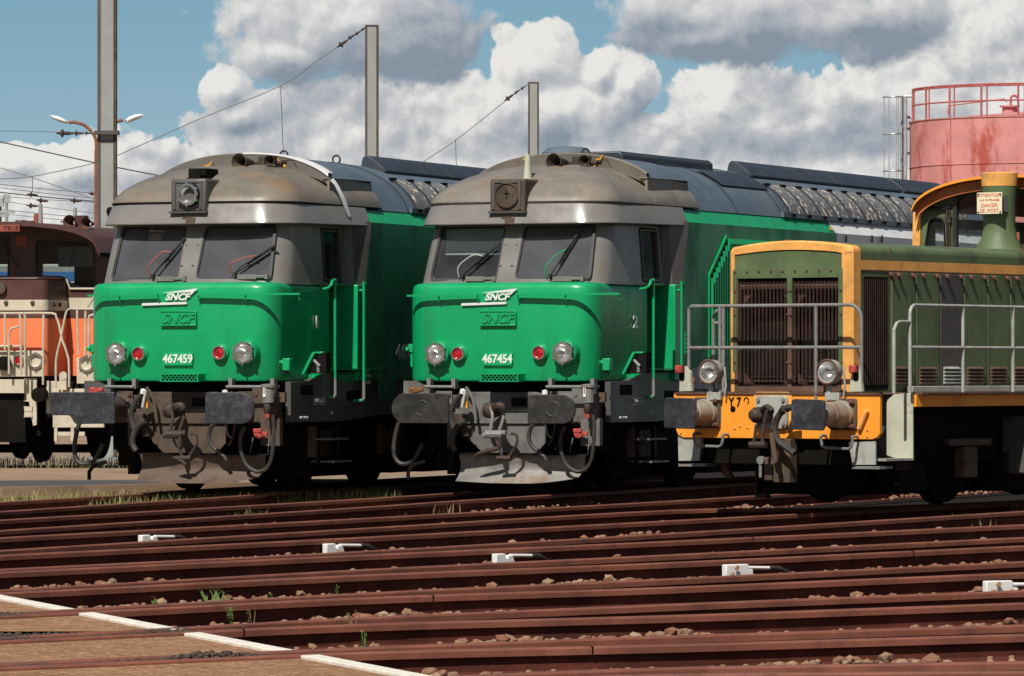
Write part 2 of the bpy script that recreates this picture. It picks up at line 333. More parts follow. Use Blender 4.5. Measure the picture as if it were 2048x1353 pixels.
def rrect(x0, x1, y0, y1, r, n=5):
    out = []
    for cx, cy, a in ((x1 - r, y1 - r, 0), (x0 + r, y1 - r, 90), (x0 + r, y0 + r, 180), (x1 - r, y0 + r, 270)):
        for k in range(n + 1):
            t = R(a + 90 * k / n); out.append((cx + r * math.cos(t), cy + r * math.sin(t)))
    return out
def round_poly(pts, r, n=4):
    out = []; N = len(pts)
    for i in range(N):
        p = Vector(pts[i]); a = Vector(pts[i - 1]); b = Vector(pts[(i + 1) % N])
        d1 = (a - p).normalized(); d2 = (b - p).normalized(); q1 = p + d1 * r; q2 = p + d2 * r
        for k in range(n + 1):
            t = k / n; out.append(tuple(q1 * (1 - t) ** 2 + p * 2 * t * (1 - t) + q2 * t * t))
    return out
def tag(o, label=None, cat=None, group=None, kind=None):
    if label: o['label'] = label
    if cat: o['category'] = cat
    if group: o['group'] = group
    if kind: o['kind'] = kind
    return o
def empty(name, loc, rz, *a, **k):
    o = bpy.data.objects.new(name, None); C.objects.link(o); o.location = loc; o.rotation_euler = (0, 0, R(rz)); o.empty_display_size = .3
    return tag(o, *a, **k)
def boolean(o, cutters, solver='EXACT'):
    for c in cutters:
        m = o.modifiers.new('cut', 'BOOLEAN'); m.object = c; m.operation = 'DIFFERENCE'; m.solver = solver
    dg = bpy.context.evaluated_depsgraph_get(); dg.update()
    me = bpy.data.meshes.new_from_object(o.evaluated_get(dg)); o.modifiers.clear(); o.data = me
    for p in me.polygons: p.use_smooth = True
    me.set_sharp_from_angle(angle=R(30))
    for c in cutters: bpy.data.objects.remove(c)
def holed_front(name, outer, holes, v0, v1, mt, parent):
    bm = bmesh.new(); loops = [outer] + holes
    for v in (v0, v1):
        es = []
        for lp in loops:
            q = [bm.verts.new((p[0], v, p[1])) for p in lp]; es += [bm.edges.new((q[i], q[(i + 1) % len(q)])) for i in range(len(q))]
        bmesh.ops.triangle_fill(bm, use_beauty=True, edges=es, normal=(0, -1, 0))
    for lp in loops:
        for i in range(len(lp)):
            a, c = lp[i], lp[(i + 1) % len(lp)]
            bm.faces.new([bm.verts.new(q) for q in ((a[0], v0, a[1]), (c[0], v0, c[1]), (c[0], v1, c[1]), (a[0], v1, a[1]))])
    bmesh.ops.remove_doubles(bm, verts=bm.verts, dist=1e-5); bmesh.ops.recalc_face_normals(bm, faces=bm.faces)
    me = bpy.data.meshes.new(name); bm.to_mesh(me); bm.free(); me.materials.append(M[mt])
    o = bpy.data.objects.new(name, me); C.objects.link(o); o.parent = parent; return o
def text(s, h, mt, parent, loc, face='front', ext=.004, bold=0., sx=1., shear=0., name='lettering', align='CENTER', rot=None):
    cu = bpy.data.curves.new(name, 'FONT'); cu.body = s; cu.size = h / .70; cu.extrude = ext; cu.offset = bold; cu.shear = shear
    cu.align_x = align; cu.align_y = 'CENTER'; cu.resolution_u = 3
    o = bpy.data.objects.new(name, cu); C.objects.link(o)
    dg = bpy.context.evaluated_depsgraph_get(); dg.update(); me = bpy.data.meshes.new_from_object(o.evaluated_get(dg))
    bpy.data.objects.remove(o); me.transform(Matrix.Diagonal((sx, 1, 1, 1)))
    me.materials.clear(); me.materials.append(M[mt] if isinstance(mt, str) else mt)
    o = bpy.data.objects.new(name, me); C.objects.link(o); o.parent = parent; o.location = loc
    o.rotation_euler = rot or ((R(90), 0, 0) if face == 'front' else (R(90), 0, R(90)))
    return o
class Frame:
    """a vehicle's own axes: u across (right), v back along its length, z up"""
    def __init__(s, X, Y, a): s.X, s.Y, s.a = X, Y, R(a); s.c, s.s = math.cos(s.a), math.sin(s.a)
    def fp(s, x, y, v, z0=.04):
        k = (x - 1024) / F; A = s.X + v * s.s; B = s.Y + v * s.c; u = (k * B - A) / (s.c + k * s.s)
        return u, ZC - z0 - (y - 740) / F * (B - u * s.s)
    def sp(s, x, y, u, z0=.04):
        k = (x - 1024) / F; A = s.X + u * s.c; B = s.Y - u * s.s; v = (k * B - A) / (s.s - k * s.c)
        return v, ZC - z0 - (y - 740) / F * (B + v * s.c)
    def w(s, u, v): return s.X + u * s.c + v * s.s, s.Y - u * s.s + v * s.c
    def F3(s, x, y, v):
        u, z = s.fp(x, y, v); return (u, v, z)
def at(x, y, Y): return ((x - 1024) / F * Y, Y, ZC - (y - 740) / F * Y)
def onground(x, y, z=0.): Y = F * (ZC - z) / (y - 740); return ((x - 1024) / F * Y, Y)
# ---------------------------------------------------------------- ground, rails, crossing
def sheet(name, poly, z, m, **k):
    b = MB(); b.add([(x, y, z) for x, y in poly], [tuple(range(len(poly)))]); return tag(b.build(name, m, smooth=0), **k)
sheet('ground', [(-3000, -200), (3000, -200), (3000, 5800), (-3000, 5800)], -.24, 'soil', kind='structure')
sheet('ballast_bed', [(-40, 12), (40, 12), (60, 58), (-9, 56), (-40, 56)], -.20, 'bed', kind='structure')
f459 = Frame(-4.2, 60.4, 21); f454 = Frame(-.18, 60.4, 24); fY = Frame(2.85, 51.9, 36)
def gpt(x, y): return Vector((*onground(x, y), 0))
def trk(fr, u, vs): return [Vector((*fr.w(u, v), 0)) for v in vs]
RP = [  # image points of each rail's head, far to near
 ([(0, 1004), (290, 987)], trk(f459, -.75, (2, 17))), ([(0, 1023), (500, 990)], trk(f459, .75, (2, 17))),
 ([(0, 1040), (700, 999)], trk(f454, -.75, (2, 18))), ([(30, 1059), (700, 1016)], trk(f454, .75, (0, 18))),
 ([(30, 1073.7), (700, 1038), (1348, 1001.5), (1500, 992)], []), ([(30, 1099), (700, 1058), (1348, 1020)], trk(fY, -.75, (3, 12))),
 ([(30, 1109), (700, 1075.8), (1348, 1040.8), (2018, 1005.4)], []), ([(30, 1137), (700, 1103.8), (1348, 1066), (2018, 1024)], []),
 ([(30, 1143), (700, 1111), (1348, 1081.8), (2018, 1050.5)], []), ([(30, 1178.5), (700, 1140.5), (1348, 1109), (2018, 1076)], []),
 ([(30, 1184.4), (700, 1151), (1348, 1124.5), (2018, 1092.8)], []), ([(30, 1225), (700, 1187.7), (1348, 1157), (2018, 1124.3)], []),
 ([(30, 1230.5), (700, 1196.4), (1348, 1174), (2018, 1146)], []), ([(30, 1273), (700, 1236.6), (1348, 1208), (2018, 1182)], []),
 ([(30, 1280), (700, 1249), (1348, 1230.5), (2018, 1206.7)], []), ([(30, 1325), (700, 1296), (1348, 1271.5), (2018, 1250.4)], []),
 ([(30, 1333), (700, 1304.8), (1348, 1288.6), (2018, 1269)], []), ([(30, 1388), (700, 1361), (1348, 1335), (2018, 1323)], []),
 ([(30, 1398), (700, 1371), (1348, 1348), (2018, 1342)], [])]
HEAD = [(-.012, -.03), (-.035, -.038), (-.036, -.012), (-.030, -.003), (-.018, 0), (.018, 0), (.030, -.003), (.036, -.012), (.035, -.038), (.012, -.03)]
PROF = [(-.07, -.172), (-.07, -.162), (-.02, -.148), (-.008, -.13), (-.008, -.058), (-.037, -.046), (-.036, -.012), (-.030, -.003), (-.018, 0),
        (.018, 0), (.030, -.003), (.036, -.012), (.037, -.046), (.008, -.058), (.008, -.13), (.02, -.148), (.07, -.162), (.07, -.172)]
ORD = ['farthest', 'second farthest', 'third farthest', 'fourth farthest', 'fifth farthest', 'sixth farthest', 'seventh farthest', 'eighth farthest', 'ninth farthest', 'tenth farthest',
       'ninth nearest', 'eighth nearest', 'seventh nearest', 'sixth nearest', 'fifth nearest', 'fourth nearest', 'third nearest', 'second nearest', 'nearest']
EX = ['passing under the left green locomotive', 'under the plough of the left locomotive', 'passing beneath the second green locomotive', 'just in front of the grey plough',
      'ending in the shade of the orange buffer beam', 'in front of the orange buffered shunter', 'behind the row of loose stones at its middle', 'with the leftmost white clamp behind it',
      'just nearer than the leftmost white clamp', 'with the second white clamp sitting behind it', 'just nearer than the second white clamp', 'with the third white clamp behind it', 'closely in front of the rail of the third clamp',
      'with the fourth white clamp behind it', 'closely in front of the rail of the fourth clamp', 'with the rightmost white clamp far behind it', 'running into the tarmac crossing at the lower left', 'lying in front of bolts and loose stones', 'running along the bottom edge']
rail_lines = []
bolt_b = MB(); bolt_b.lathe((0, 0, 0), (0, 0, 1), [(0, .024), (.008, .024), (.010, .017), (.034, .017), (.036, .0)], 8)
bolt_mesh = None
for i, (im, tail) in enumerate(RP):
    pts = [gpt(*p) for p in im]
    d0 = (pts[0] - pts[1]).normalized(); pts = [pts[0] + d0 * 9] + pts
    if tail: pts += tail
    else: pts.append(pts[-1] + (pts[-1] - pts[-2]).normalized() * 14)
    # smooth path
    sp = smooth(pts, 6); rail_lines.append(sp)
    b = MB(); rings = []
    for j, p in enumerate(sp):
        d = (sp[min(j + 1, len(sp) - 1)] - sp[max(j - 1, 0)]).normalized(); nx = Vector((d.y, -d.x, 0))
        rings.append([p + nx * a + Vector((0, 0, z)) for a, z in PROF])
    b.loft(rings, True, True)
    n = len(PROF)
    for q, f in enumerate(b.f[:-2]):
        k = f[0] % n
        b.m[q] = 1 if k == 8 else 2 if k in (1, 2, 3, 4, 12, 13, 14, 15) else 0
    o = b.build('rail', ['rust', 'railtop', 'web'], smooth=30)
    tag(o, 'rusty rail, %s, %s' % (ORD[i], EX[i]), 'rail', 'rusty rails across the foreground')
    for px_ in {8: (1500,), 10: (1820,), 12: (860,), 14: (480,), 16: (1180,)}.get(i, ()):   # rail joints: a thin dark gap
        for j in range(len(sp) - 1):
            xa, xb = (sp[j].x / sp[j].y * F + 1024, sp[j + 1].x / sp[j + 1].y * F + 1024)
            if xa <= px_ < xb:
                p = sp[j].lerp(sp[j + 1], (px_ - xa) / (xb - xa)); d = (sp[j + 1] - sp[j]).normalized()
                q = MB(); q.box((p.x, p.y, -.0235), (.009, .078, .051), Matrix.Rotation(math.atan2(d.y, d.x), 3, 'Z')); q.build('rail_joint', 'dark', o)
    if i >= 9:   # sleeper screws standing on the rail's foot
        tot = 0; acc = []; L = 0
        for j in range(len(sp) - 1): acc.append(L); L += (sp[j + 1] - sp[j]).length
        acc.append(L); s0 = random.random() * .4
        while s0 < L - .2:
            j = max(k for k in range(len(acc)) if acc[k] <= s0); j = min(j, len(sp) - 2)
            d = (sp[j + 1] - sp[j]).normalized(); p = sp[j] + d * (s0 - acc[j]); nx = Vector((d.y, -d.x, 0))
            for e in (0, .15):
                q = p + d * e; X = q.x / q.y * F + 1024
                if -30 < X < 2080:
                    w = q + nx * .048; 
                    if bolt_mesh is None: ob = bolt_b.build('screw', 'bolt', o, loc=(w.x, w.y, -.158)); bolt_mesh = ob.data
                    else:
                        ob = bpy.data.objects.new('screw', bolt_mesh); C.objects.link(ob); ob.parent = o; ob.location = (w.x, w.y, -.158)
            s0 += .60
# tarmac crossing in panels between the rails, with a whitewashed edge
E0 = Vector((*onground(0, 1195), 0)); E1 = Vector((*onground(830, 1353), 0)); ed = (E1 - E0).normalized(); en = Vector((-ed.y, ed.x, 0))
if en.x < 0: en = -en            # towards the open track
def cross(line, off=0.):
    """where a rail's line (shifted by off across) meets the crossing's edge"""
    for a, b in zip(line[:-1], line[1:]):
        d = (b - a).normalized(); nx = Vector((d.y, -d.x, 0)); a2 = a + nx * off
        den = d.x * ed.y - d.y * ed.x
        if abs(den) < 1e-6: continue
        t = ((E0.x - a2.x) * ed.y - (E0.y - a2.y) * ed.x) / den
        if -.05 <= t <= (b - a).length + .05: return a2 + d * t, d
    return None
def yat(line, X, off):
    for a, b in zip(line[:-1], line[1:]):
        if min(a.x, b.x) <= X <= max(a.x, b.x):
            d = (b - a).normalized(); nx = Vector((d.y, -d.x, 0)); t = (X - a.x) / (b.x - a.x); return (a + (b - a) * t + nx * off).y
    return None
XL = -9.
cr = empty('level_crossing', (0, 0, 0), 0, 'brown tarmac crossing panels with a whitewashed edge at lower left', 'level crossing')
for i in range(10, len(rail_lines)):
    far = rail_lines[i]; near_ = rail_lines[i + 1] if i + 1 < len(rail_lines) else None
    a = cross(far, .045)
    if a is None: continue
    if near_: c = cross(near_, -.045)
    else: c = (a[0] + ed * 2.5, a[1])
    if c is None: continue
    top = [Vector((x, yat(far, x, .045) if yat(far, x, .045) else a[0].y, 0)) for x in (XL, -6.5, -4.8, -3.6, -2.5, -1.6, -1.) if x < a[0].x - .05] + [a[0]]
    if near_: bot = [Vector((x, yat(near_, x, -.045) or c[0].y, 0)) for x in (XL, -6.5, -4.8, -3.6, -2.5, -1.6, -1., -.5) if x < c[0].x - .05] + [c[0]]
    else: bot = [Vector((XL, c[0].y - 1, 0)), c[0]]
    if (a[0] - c[0]).length < .12: continue
    poly = [(p.x, p.y) for p in top] + [(p.x, p.y) for p in bot[::-1]]
    b = MB(); b.flat(poly, -.17, -.026 if i % 2 else -.022); b.build('crossing_panel', 'asph', cr, smooth=0)
    wv = en * .12
    q = [a[0] + Vector((0, 0, 0)), a[0] + wv, c[0] + wv, c[0]]
    if (a[0] - c[0]).length > .3:
        # the board's ends are cut along the rails
        da, dc = a[1], c[1]
        q = [a[0], a[0] + da * (.12 / max(.3, abs(da.dot(en)))), c[0] + dc * (.12 / max(.3, abs(dc.dot(en)))), c[0]]
        b = MB(); b.flat([(p.x, p.y) for p in q], -.17, -.004); b.build('edge_board', 'wkerb', cr, smooth=0, bev=.006)
# lumps of dirt lying along the buried rails
rnd = random.Random(3)
def rock(b, c, r, rn, flat=.7):
    q = Matrix.Rotation(rn.random() * 6.3, 3, 'Z') @ Matrix.Rotation(rn.uniform(-.5, .5), 3, 'X')
    dirs = []
    for z, n, o in ((1, 1, 0), (.45, 5, 0), (-.45, 5, .6), (-1, 1, 0)):
        for k in range(n):
            rr = math.sqrt(max(0, 1 - z * z)); t = 6.283 * k / n + o
            v = Vector((rr * math.cos(t), rr * math.sin(t), z)) * rn.uniform(.7, 1.15); v.x *= 1.25; v.z *= flat; dirs.append(Vector(c) + q @ (v * r))
    f = [(0, 1 + k, 1 + (k + 1) % 5) for k in range(5)] + [(1 + k, 6 + k, 1 + (k + 1) % 5) for k in range(5)] + [(1 + (k + 1) % 5, 6 + k, 6 + (k + 1) % 5) for k in range(5)] + [(6 + k, 11, 6 + (k + 1) % 5) for k in range(5)]
    b.add(dirs, f)
db = MB()
for i, x0, x1 in ((12, -3.6, -2.6), (14, -3.2, -1.75), (16, -2.75, -1.0), (18, -2.2, -.6), (13, -4, -2.4)):
    for k in range(1100):
        x = rnd.uniform(x0, x1); t = (x - x0) / (x1 - x0); y = yat(rail_lines[i], x, -.07)
        if y is None: continue
        w = math.sin(math.pi * min(1, max(0, t))) ** .6 * (.45 + .55 * abs(math.sin(x * 3.1 + i) + .5 * math.sin(x * 8.7)))
        rock(db, (x, y + abs(rnd.gauss(0, .13)) * w, -.02 + .03 * rnd.random() * w), rnd.choice((rnd.uniform(.003, .009), rnd.uniform(.008, .019))) * (.4 + w), rnd)
tag(db.build('dirt_lumps', 'dirt', smooth=0), 'dark crumbled dirt along the buried rails of the crossing', 'dirt', kind='stuff')
# ballast stones between the rails
sb = MB(); rs = random.Random(11)
for i in range(4, len(rail_lines)):
    far = rail_lines[i - 1]; ln = rail_lines[i]
    for k in range(420):
        X = rs.uniform(-20, 2070)
        # a point just behind this rail (seen over its head)
        pts = [(p.x / p.y * F + 1024, p) for p in far]
        for (xa, pa), (xb, pb) in zip(pts[:-1], pts[1:]):
            if min(xa, xb) <= X <= max(xa, xb): 
                t = (X - xa) / (xb - xa); p = pa.lerp(pb, t); d = (pb - pa).normalized(); break
        else: continue
        nx = Vector((-d.y, d.x, 0))
        if nx.y > 0: nx = -nx
        off = .075 + abs(rs.gauss(0, .16))
        q = p + nx * off
        # not on the crossing
        if (q - E0).dot(en) < .16 and q.y < 33.5: continue
        clump = math.sin(q.x * 2.1 + i * 1.7) + math.sin(q.x * 5.3 + i) * .6
        r = rs.uniform(.014, .034) * (1.25 if i > 12 else 1.)
        if clump < .1 and rs.random() < .82: continue
        z = -.165 + max(0, clump) * .012 + rs.random() * .02
        if rs.random() < .06: r *= 1.55; z += .008
        rock(sb, (q.x, q.y, z + r * .4), r, rs)
tag(sb.build('ballast_stones', 'stone', smooth=0), 'rust-dusted ballast stones lying between the rails', 'ballast', kind='stuff')
# white point clamps sitting on the feet of rails
def clamp(x, y, fr_y, label, bolts=2, nrail=0):
    p = Vector((*onground(x, y, -.10), 0))
    ln = rail_lines[nrail]; d = (ln[-2] - ln[-5]).normalized()
    r = empty('white_clamp', (p.x, p.y, -.155), math.degrees(math.atan2(d.y, d.x)), label, 'rail clamp', 'white painted clamps on the rail feet')
    b = MB(); b.front([(0, 0), (0, .115), (.12, .115), (.12, .075), (.15, .075), (.15, .10), (.21, .10), (.24, .04), (.24, .0)] if bolts == 0 else [(0, 0), (0, .125), (.24, .125), (.24, .07), (.29, .07), (.29, 0), (.17, 0), (.15, .05), (.10, .0)] if bolts == 3 else [(0, 0), (0, .125), (.24, .125), (.24, .08), (.29, .08), (.29, 0)], -.03, .03)
    b.build('clamp_block', 'pwhite', r, bev=.008)
    b = MB(); b.tube([(.20, 0, .095), (.50, .01, .085)], .015, 8); b.build('white_rod', 'pwhite', r)
    b = MB(); b.tube([(.49, .01, .085), (.62, .03, .075), (.80, .10, .03), (.9, .14, -.01)], [.022, .024, .018, .01], 8); b.build('dark_rod', 'iron', r)
    for k in range(bolts):
        b = MB(); cx, cz = ((.09, .10), (.045, .045), (.21, .045))[k]
        b.lathe((cx, -.05, cz), (0, -1, 0), [(0, .022), (.015, .02), (.016, 0)], 8); b.build('clamp_bolt', 'bolt', r)
clamp(280, 1083, 0, 'small white clamp block farthest away, leftmost in the tracks', 0, 8)
clamp(649, 1101, 0, 'white clamp with notch below the plough of the left green locomotive', 0, 10)
clamp(988, 1122, 0, 'white notched clamp in the middle of the tracks below the second locomotive', 0, 11)
clamp(1448, 1147, 0, 'white clamp with one rust-ringed bolt below the orange buffer beam', 2, 13)
clamp(1969, 1181, 0, 'white clamp with three rusty bolts at the right edge of the tracks', 3, 15)
# fishplate at the far right
fb = MB(); p0 = gpt(2018, 1005.4); dd = (gpt(2200, 996) - p0).normalized()
fr = empty('fishplate', (p0.x, p0.y - .06, 0), math.degrees(math.atan2(dd.y, dd.x)), 'rusty bolted plate on the far rail at the right edge', 'fishplate')
fb.box2((0, -.02, -.14), (.62, .0, -.01)); fb.build('plate', 'rust', fr, bev=.004)
for k in range(4): b = MB(); b.lathe((.1 + .15 * k, -.02, -.07), (0, -1, 0), [(0, .024), (.02, .022), (.021, 0)], 8); b.build('bolt', 'rust', fr)
# yard surfaces behind the tracks at the left
def gp(x, y, z): return onground(x, y, z)
sheet('yard_path', [(-40, 64.8), (-7.0, 66.2), (-3.9, 69), (-1.0, 76), (0, 79), (-40, 79)], -.06, 'yard', kind='structure')
sheet('tarmac_strip', [(-40, 64.9), (-6.9, 66.3), (-3.9, 69.1), (-4.2, 70.6), (-7.3, 70.0), (-40, 68.5)], -.055, 'tar', kind='structure')
b = MB(); b.flat([(-40, 64.3), (-7.0, 65.7), (-3.6, 68.5), (-3.8, 68.65), (-7.0, 65.88), (-40, 64.5)], -.2, -.045); tag(b.build('kerb', 'yard', smooth=0), kind='structure')
sheet('far_apron', [(-60, 104), (30, 104), (30, 125), (-60, 125)], -.05, 'yard', kind='structure')
sheet('oily_shade_ground', [(-1.9, 60), (0, 58.4), (60, 58.4), (60, 140), (6, 140), (1, 90), (-.6, 78)], -.215, 'oily_shade', kind='structure')  # dark sheet: shade under and behind the locomotives put into the ground colour
sheet('oily_shade_ground', [(-12, 79), (-5, 79), (-4, 88), (-12, 88)], -.19, 'oily_shade', kind='structure')  # same painted shade below the orange shunter
sheet('sunlit_gravel_patch', [(1.05, 64.6), (1.35, 64.6), (1.5, 68), (1.2, 68)], -.20, 'soil', kind='structure')  # pale gravel laid in as a sunlit spot on the darkened ground
def grass(name, n, reg, h, label, seed, z0=-.18):
    b = MB(); r = random.Random(seed)
    for k in range(n):
        x, y = reg(r); hh = r.uniform(.35, 1) * h; a = r.uniform(0, 6.28); w = .006; lx, ly = math.cos(a), math.sin(a); le = r.uniform(.1, .6) * hh
        c = Vector((x, y, z0)); t = Vector((lx, ly, 0))
        s = Vector((-ly, lx, 0)) * w
        b.add([c - s, c + s, c + t * le * .35 + Vector((0, 0, hh * .6)) + s * .8, c + t * le * .35 + Vector((0, 0, hh * .6)) - s * .8, c + t * le + Vector((0, 0, hh))],
              [(0, 1, 2, 3), (3, 2, 4)])
    return tag(b.build(name, 'grassm', smooth=0), label, 'grass', kind='stuff')
def reg1(r):
    t = r.random() ** .8; x = -6.6 + 5.0 * t + r.uniform(-.2, .2); y0 = 57.2 + 1.1 * (x + 6.6) ; return x, y0 + r.random() ** 1.3 * 6.0 * (1 - .55 * t)
grass('trackside_grass', 5200, reg1, .21, 'yellow-green grass strip behind the rails at left', 5)
grass('shaded_grass', 1500, lambda r: (r.uniform(-11.5, -5.6), r.uniform(79, 86)), .22, 'dark grass under the orange shunter', 6, -.12)
grass('rail_grass', 160, lambda r: r.choice([(-3.0 + r.gauss(0, .12), 54.6 + r.gauss(0, .25)), (-1.9 + r.gauss(0, .3), 55.2 + r.gauss(0, .3)), (-.9 + r.gauss(0, .15), 56.5 + r.gauss(0, .3)), (4.9 + r.gauss(0, .2), 52 + r.gauss(0, .2))]), .2, 'grass tufts beside the locomotive tracks', 8)
def weed(x, y, hpx, label, cat, kind):
    z0 = -.14; X, Y = onground(x, y, z0); h = hpx / F * Y; r = random.Random(int(x))
    rt = empty('weed', (X, Y, z0), 0, label, cat, 'weeds growing among the rails')
    st = MB(); lf = MB()
    if kind == 'tuft':
        for k in range(26):
            a = r.uniform(-1.2, 1.2); le = r.uniform(.4, 1) * h; x0 = r.uniform(-.09, .09)
            s = .0028; m_ = (x0 + a * le * .30, le * .62); lf.add([(x0 - s, 0, 0), (x0 + s, 0, 0), (m_[0] + s, .01, m_[1]), (m_[0] - s, .01, m_[1]), (x0 + a * le * .8, 0, le * (1 - .25 * abs(a)))], [(0, 1, 2, 3), (3, 2, 4)])
        lf.build('leaf_blades', 'weedm', rt, smooth=0); return
    ns = 1 if kind == 'stalk' else 4
    for q in range(ns):
        top = Vector((r.uniform(-.25, .25) * h * (ns > 1), r.uniform(-.05, .05), h * r.uniform(.7, 1)))
        if q == 0: top = Vector((r.uniform(-.08, .12) * h, 0, h))
        st.tube([(0, 0, 0), top * .5 + Vector((.01, 0, 0)), top], [.004, .003, .002], 5)
        for k in range(12 if kind != 'dry' else 5):
            t = r.uniform(.15, 1); c = top * t; a = r.uniform(0, 6.28); l = r.uniform(.012, .035)
            d = Vector((math.cos(a), math.sin(a) * .5, r.uniform(.1, .7))) * l; s = Vector((0, 0, 1)).cross(d).normalized() * l * .35
            lf.add([c, c + d * .5 + s, c + d, c + d * .5 - s], [(0, 1, 2, 3)])
    st.build('stem', 'stem' if kind == 'dry' else 'weedm', rt); lf.build('leaves', 'weedm', rt, smooth=0)
weed(437, 1207, 42, 'tuft of long green grass blades left of centre between two rails', 'weed', 'tuft')
weed(310, 1232, 38, 'thin grey-green weed just behind the second crossing board', 'weed', 'bush')
weed(462, 1255, 42, 'yellow-green flowering weed beside the crossing edge', 'weed', 'bush')
weed(500, 1265, 46, 'thin dry stalk next to the flowering weed', 'weed', 'dry')
weed(708, 1290, 70, 'tall reddish dry stalk near the lowest crossing board', 'weed', 'dry')
weed(722, 1318, 55, 'small green weed with pale leaves beside the lowest crossing board', 'weed', 'bush')
weed(640, 1292, 36, 'short dry stalk between the third and fourth crossing boards', 'weed', 'dry')
weed(1910/1.0*0+ 672, 1195, 26, 'fine pale stalks right of the green grass tuft', 'weed', 'stalk')
weed(538, 1203, 14, 'tiny yellow-green sprout right of the long grass tuft', 'weed', 'bush')
weed(748, 1333, 30, 'low green weed by the bottom edge of the photo', 'weed', 'bush')
# ---------------------------------------------------------------- the two green locomotives
T = f454
def outline(w, vf, r, vb, bow=.04, nf=10, na=9, wb=None):
    wb = wb or w; pts = [(-wb, vb)]
    for k in range(4): pts.append((-wb + (wb - w) * (k + 1) / 5, vb + (vf + r - vb) * (k + 1) / 5))
    for k in range(na + 1):
        t = R(180 + 90 * k / na); pts.append((-w + r + r * math.cos(t), vf + r + r * math.sin(t)))
    for k in range(1, nf):
        u = (-w + r) + 2 * (w - r) * k / nf; pts.append((u, vf - bow * (1 - (u / (w - r)) ** 2)))
    for k in range(na + 1):
        t = R(270 + 90 * k / na); pts.append((w - r + r * math.cos(t), vf + r + r * math.sin(t)))
    for k in range(5): pts.append((w + (wb - w) * (k + 1) / 5, vf + r + (vb - vf - r) * (k + 1) / 5))
    return pts
def ring(o, z): return [(u, v, z) for u, v in o]
RZ = lambda u, w, b, h, e=2.3: b + h * max(0, 1 - (abs(u) / w) ** e) ** (1 / e)
def lamp(root, u, v, z, r, kind, house, hr, hd, name):
    """a lamp: housing > rim > reflector and glass"""
    b = MB(); b.lathe((u, v, z), (0, -1, 0), [(-.06, hr), (hd * .6, hr), (hd, hr * .93), (hd, r)], 32)
    o = b.build(name, house, root)
    b = MB(); b.lathe((u, v - hd, z), (0, -1, 0), [(-.01, r * 1.02), (.03, r * 1.08), (.05, r * .98), (.05, r * .82), (.0, r * .80)], 32)
    if kind == 'white':
        for k in range(6):
            t = R(30 + 60 * k); b.box((u + r * 1.07 * math.cos(t), v - hd - .035, z + r * 1.07 * math.sin(t)), (.03, .035, .022), Matrix.Rotation(-t, 3, 'Y'))
    b.build('lamp_rim', 'steel', o)
    b = MB()
    if kind == 'white':
        b.lathe((u, v - hd, z), (0, -1, 0), [(.035, r * .84), (.0, r * .74), (-.045, r * .5), (-.07, r * .2), (-.06, .0)], 32); b.build('reflector', 'refl', o)
    else:
        b.lathe((u, v - hd, z), (0, -1, 0), [(.03, r * .84), (.035, r * .6), (.05, r * .25), (.052, 0)], 32); b.build('red_lens', 'redlens', o)
    return o
def tubepart(name, pts, r, m, root, k=6, n=8, sm=True, label=None):
    b = MB(); b.tube(smooth(pts, k) if sm else pts, r, n); o = b.build(name, m, root)
    if label: o['label'] = label
    return o
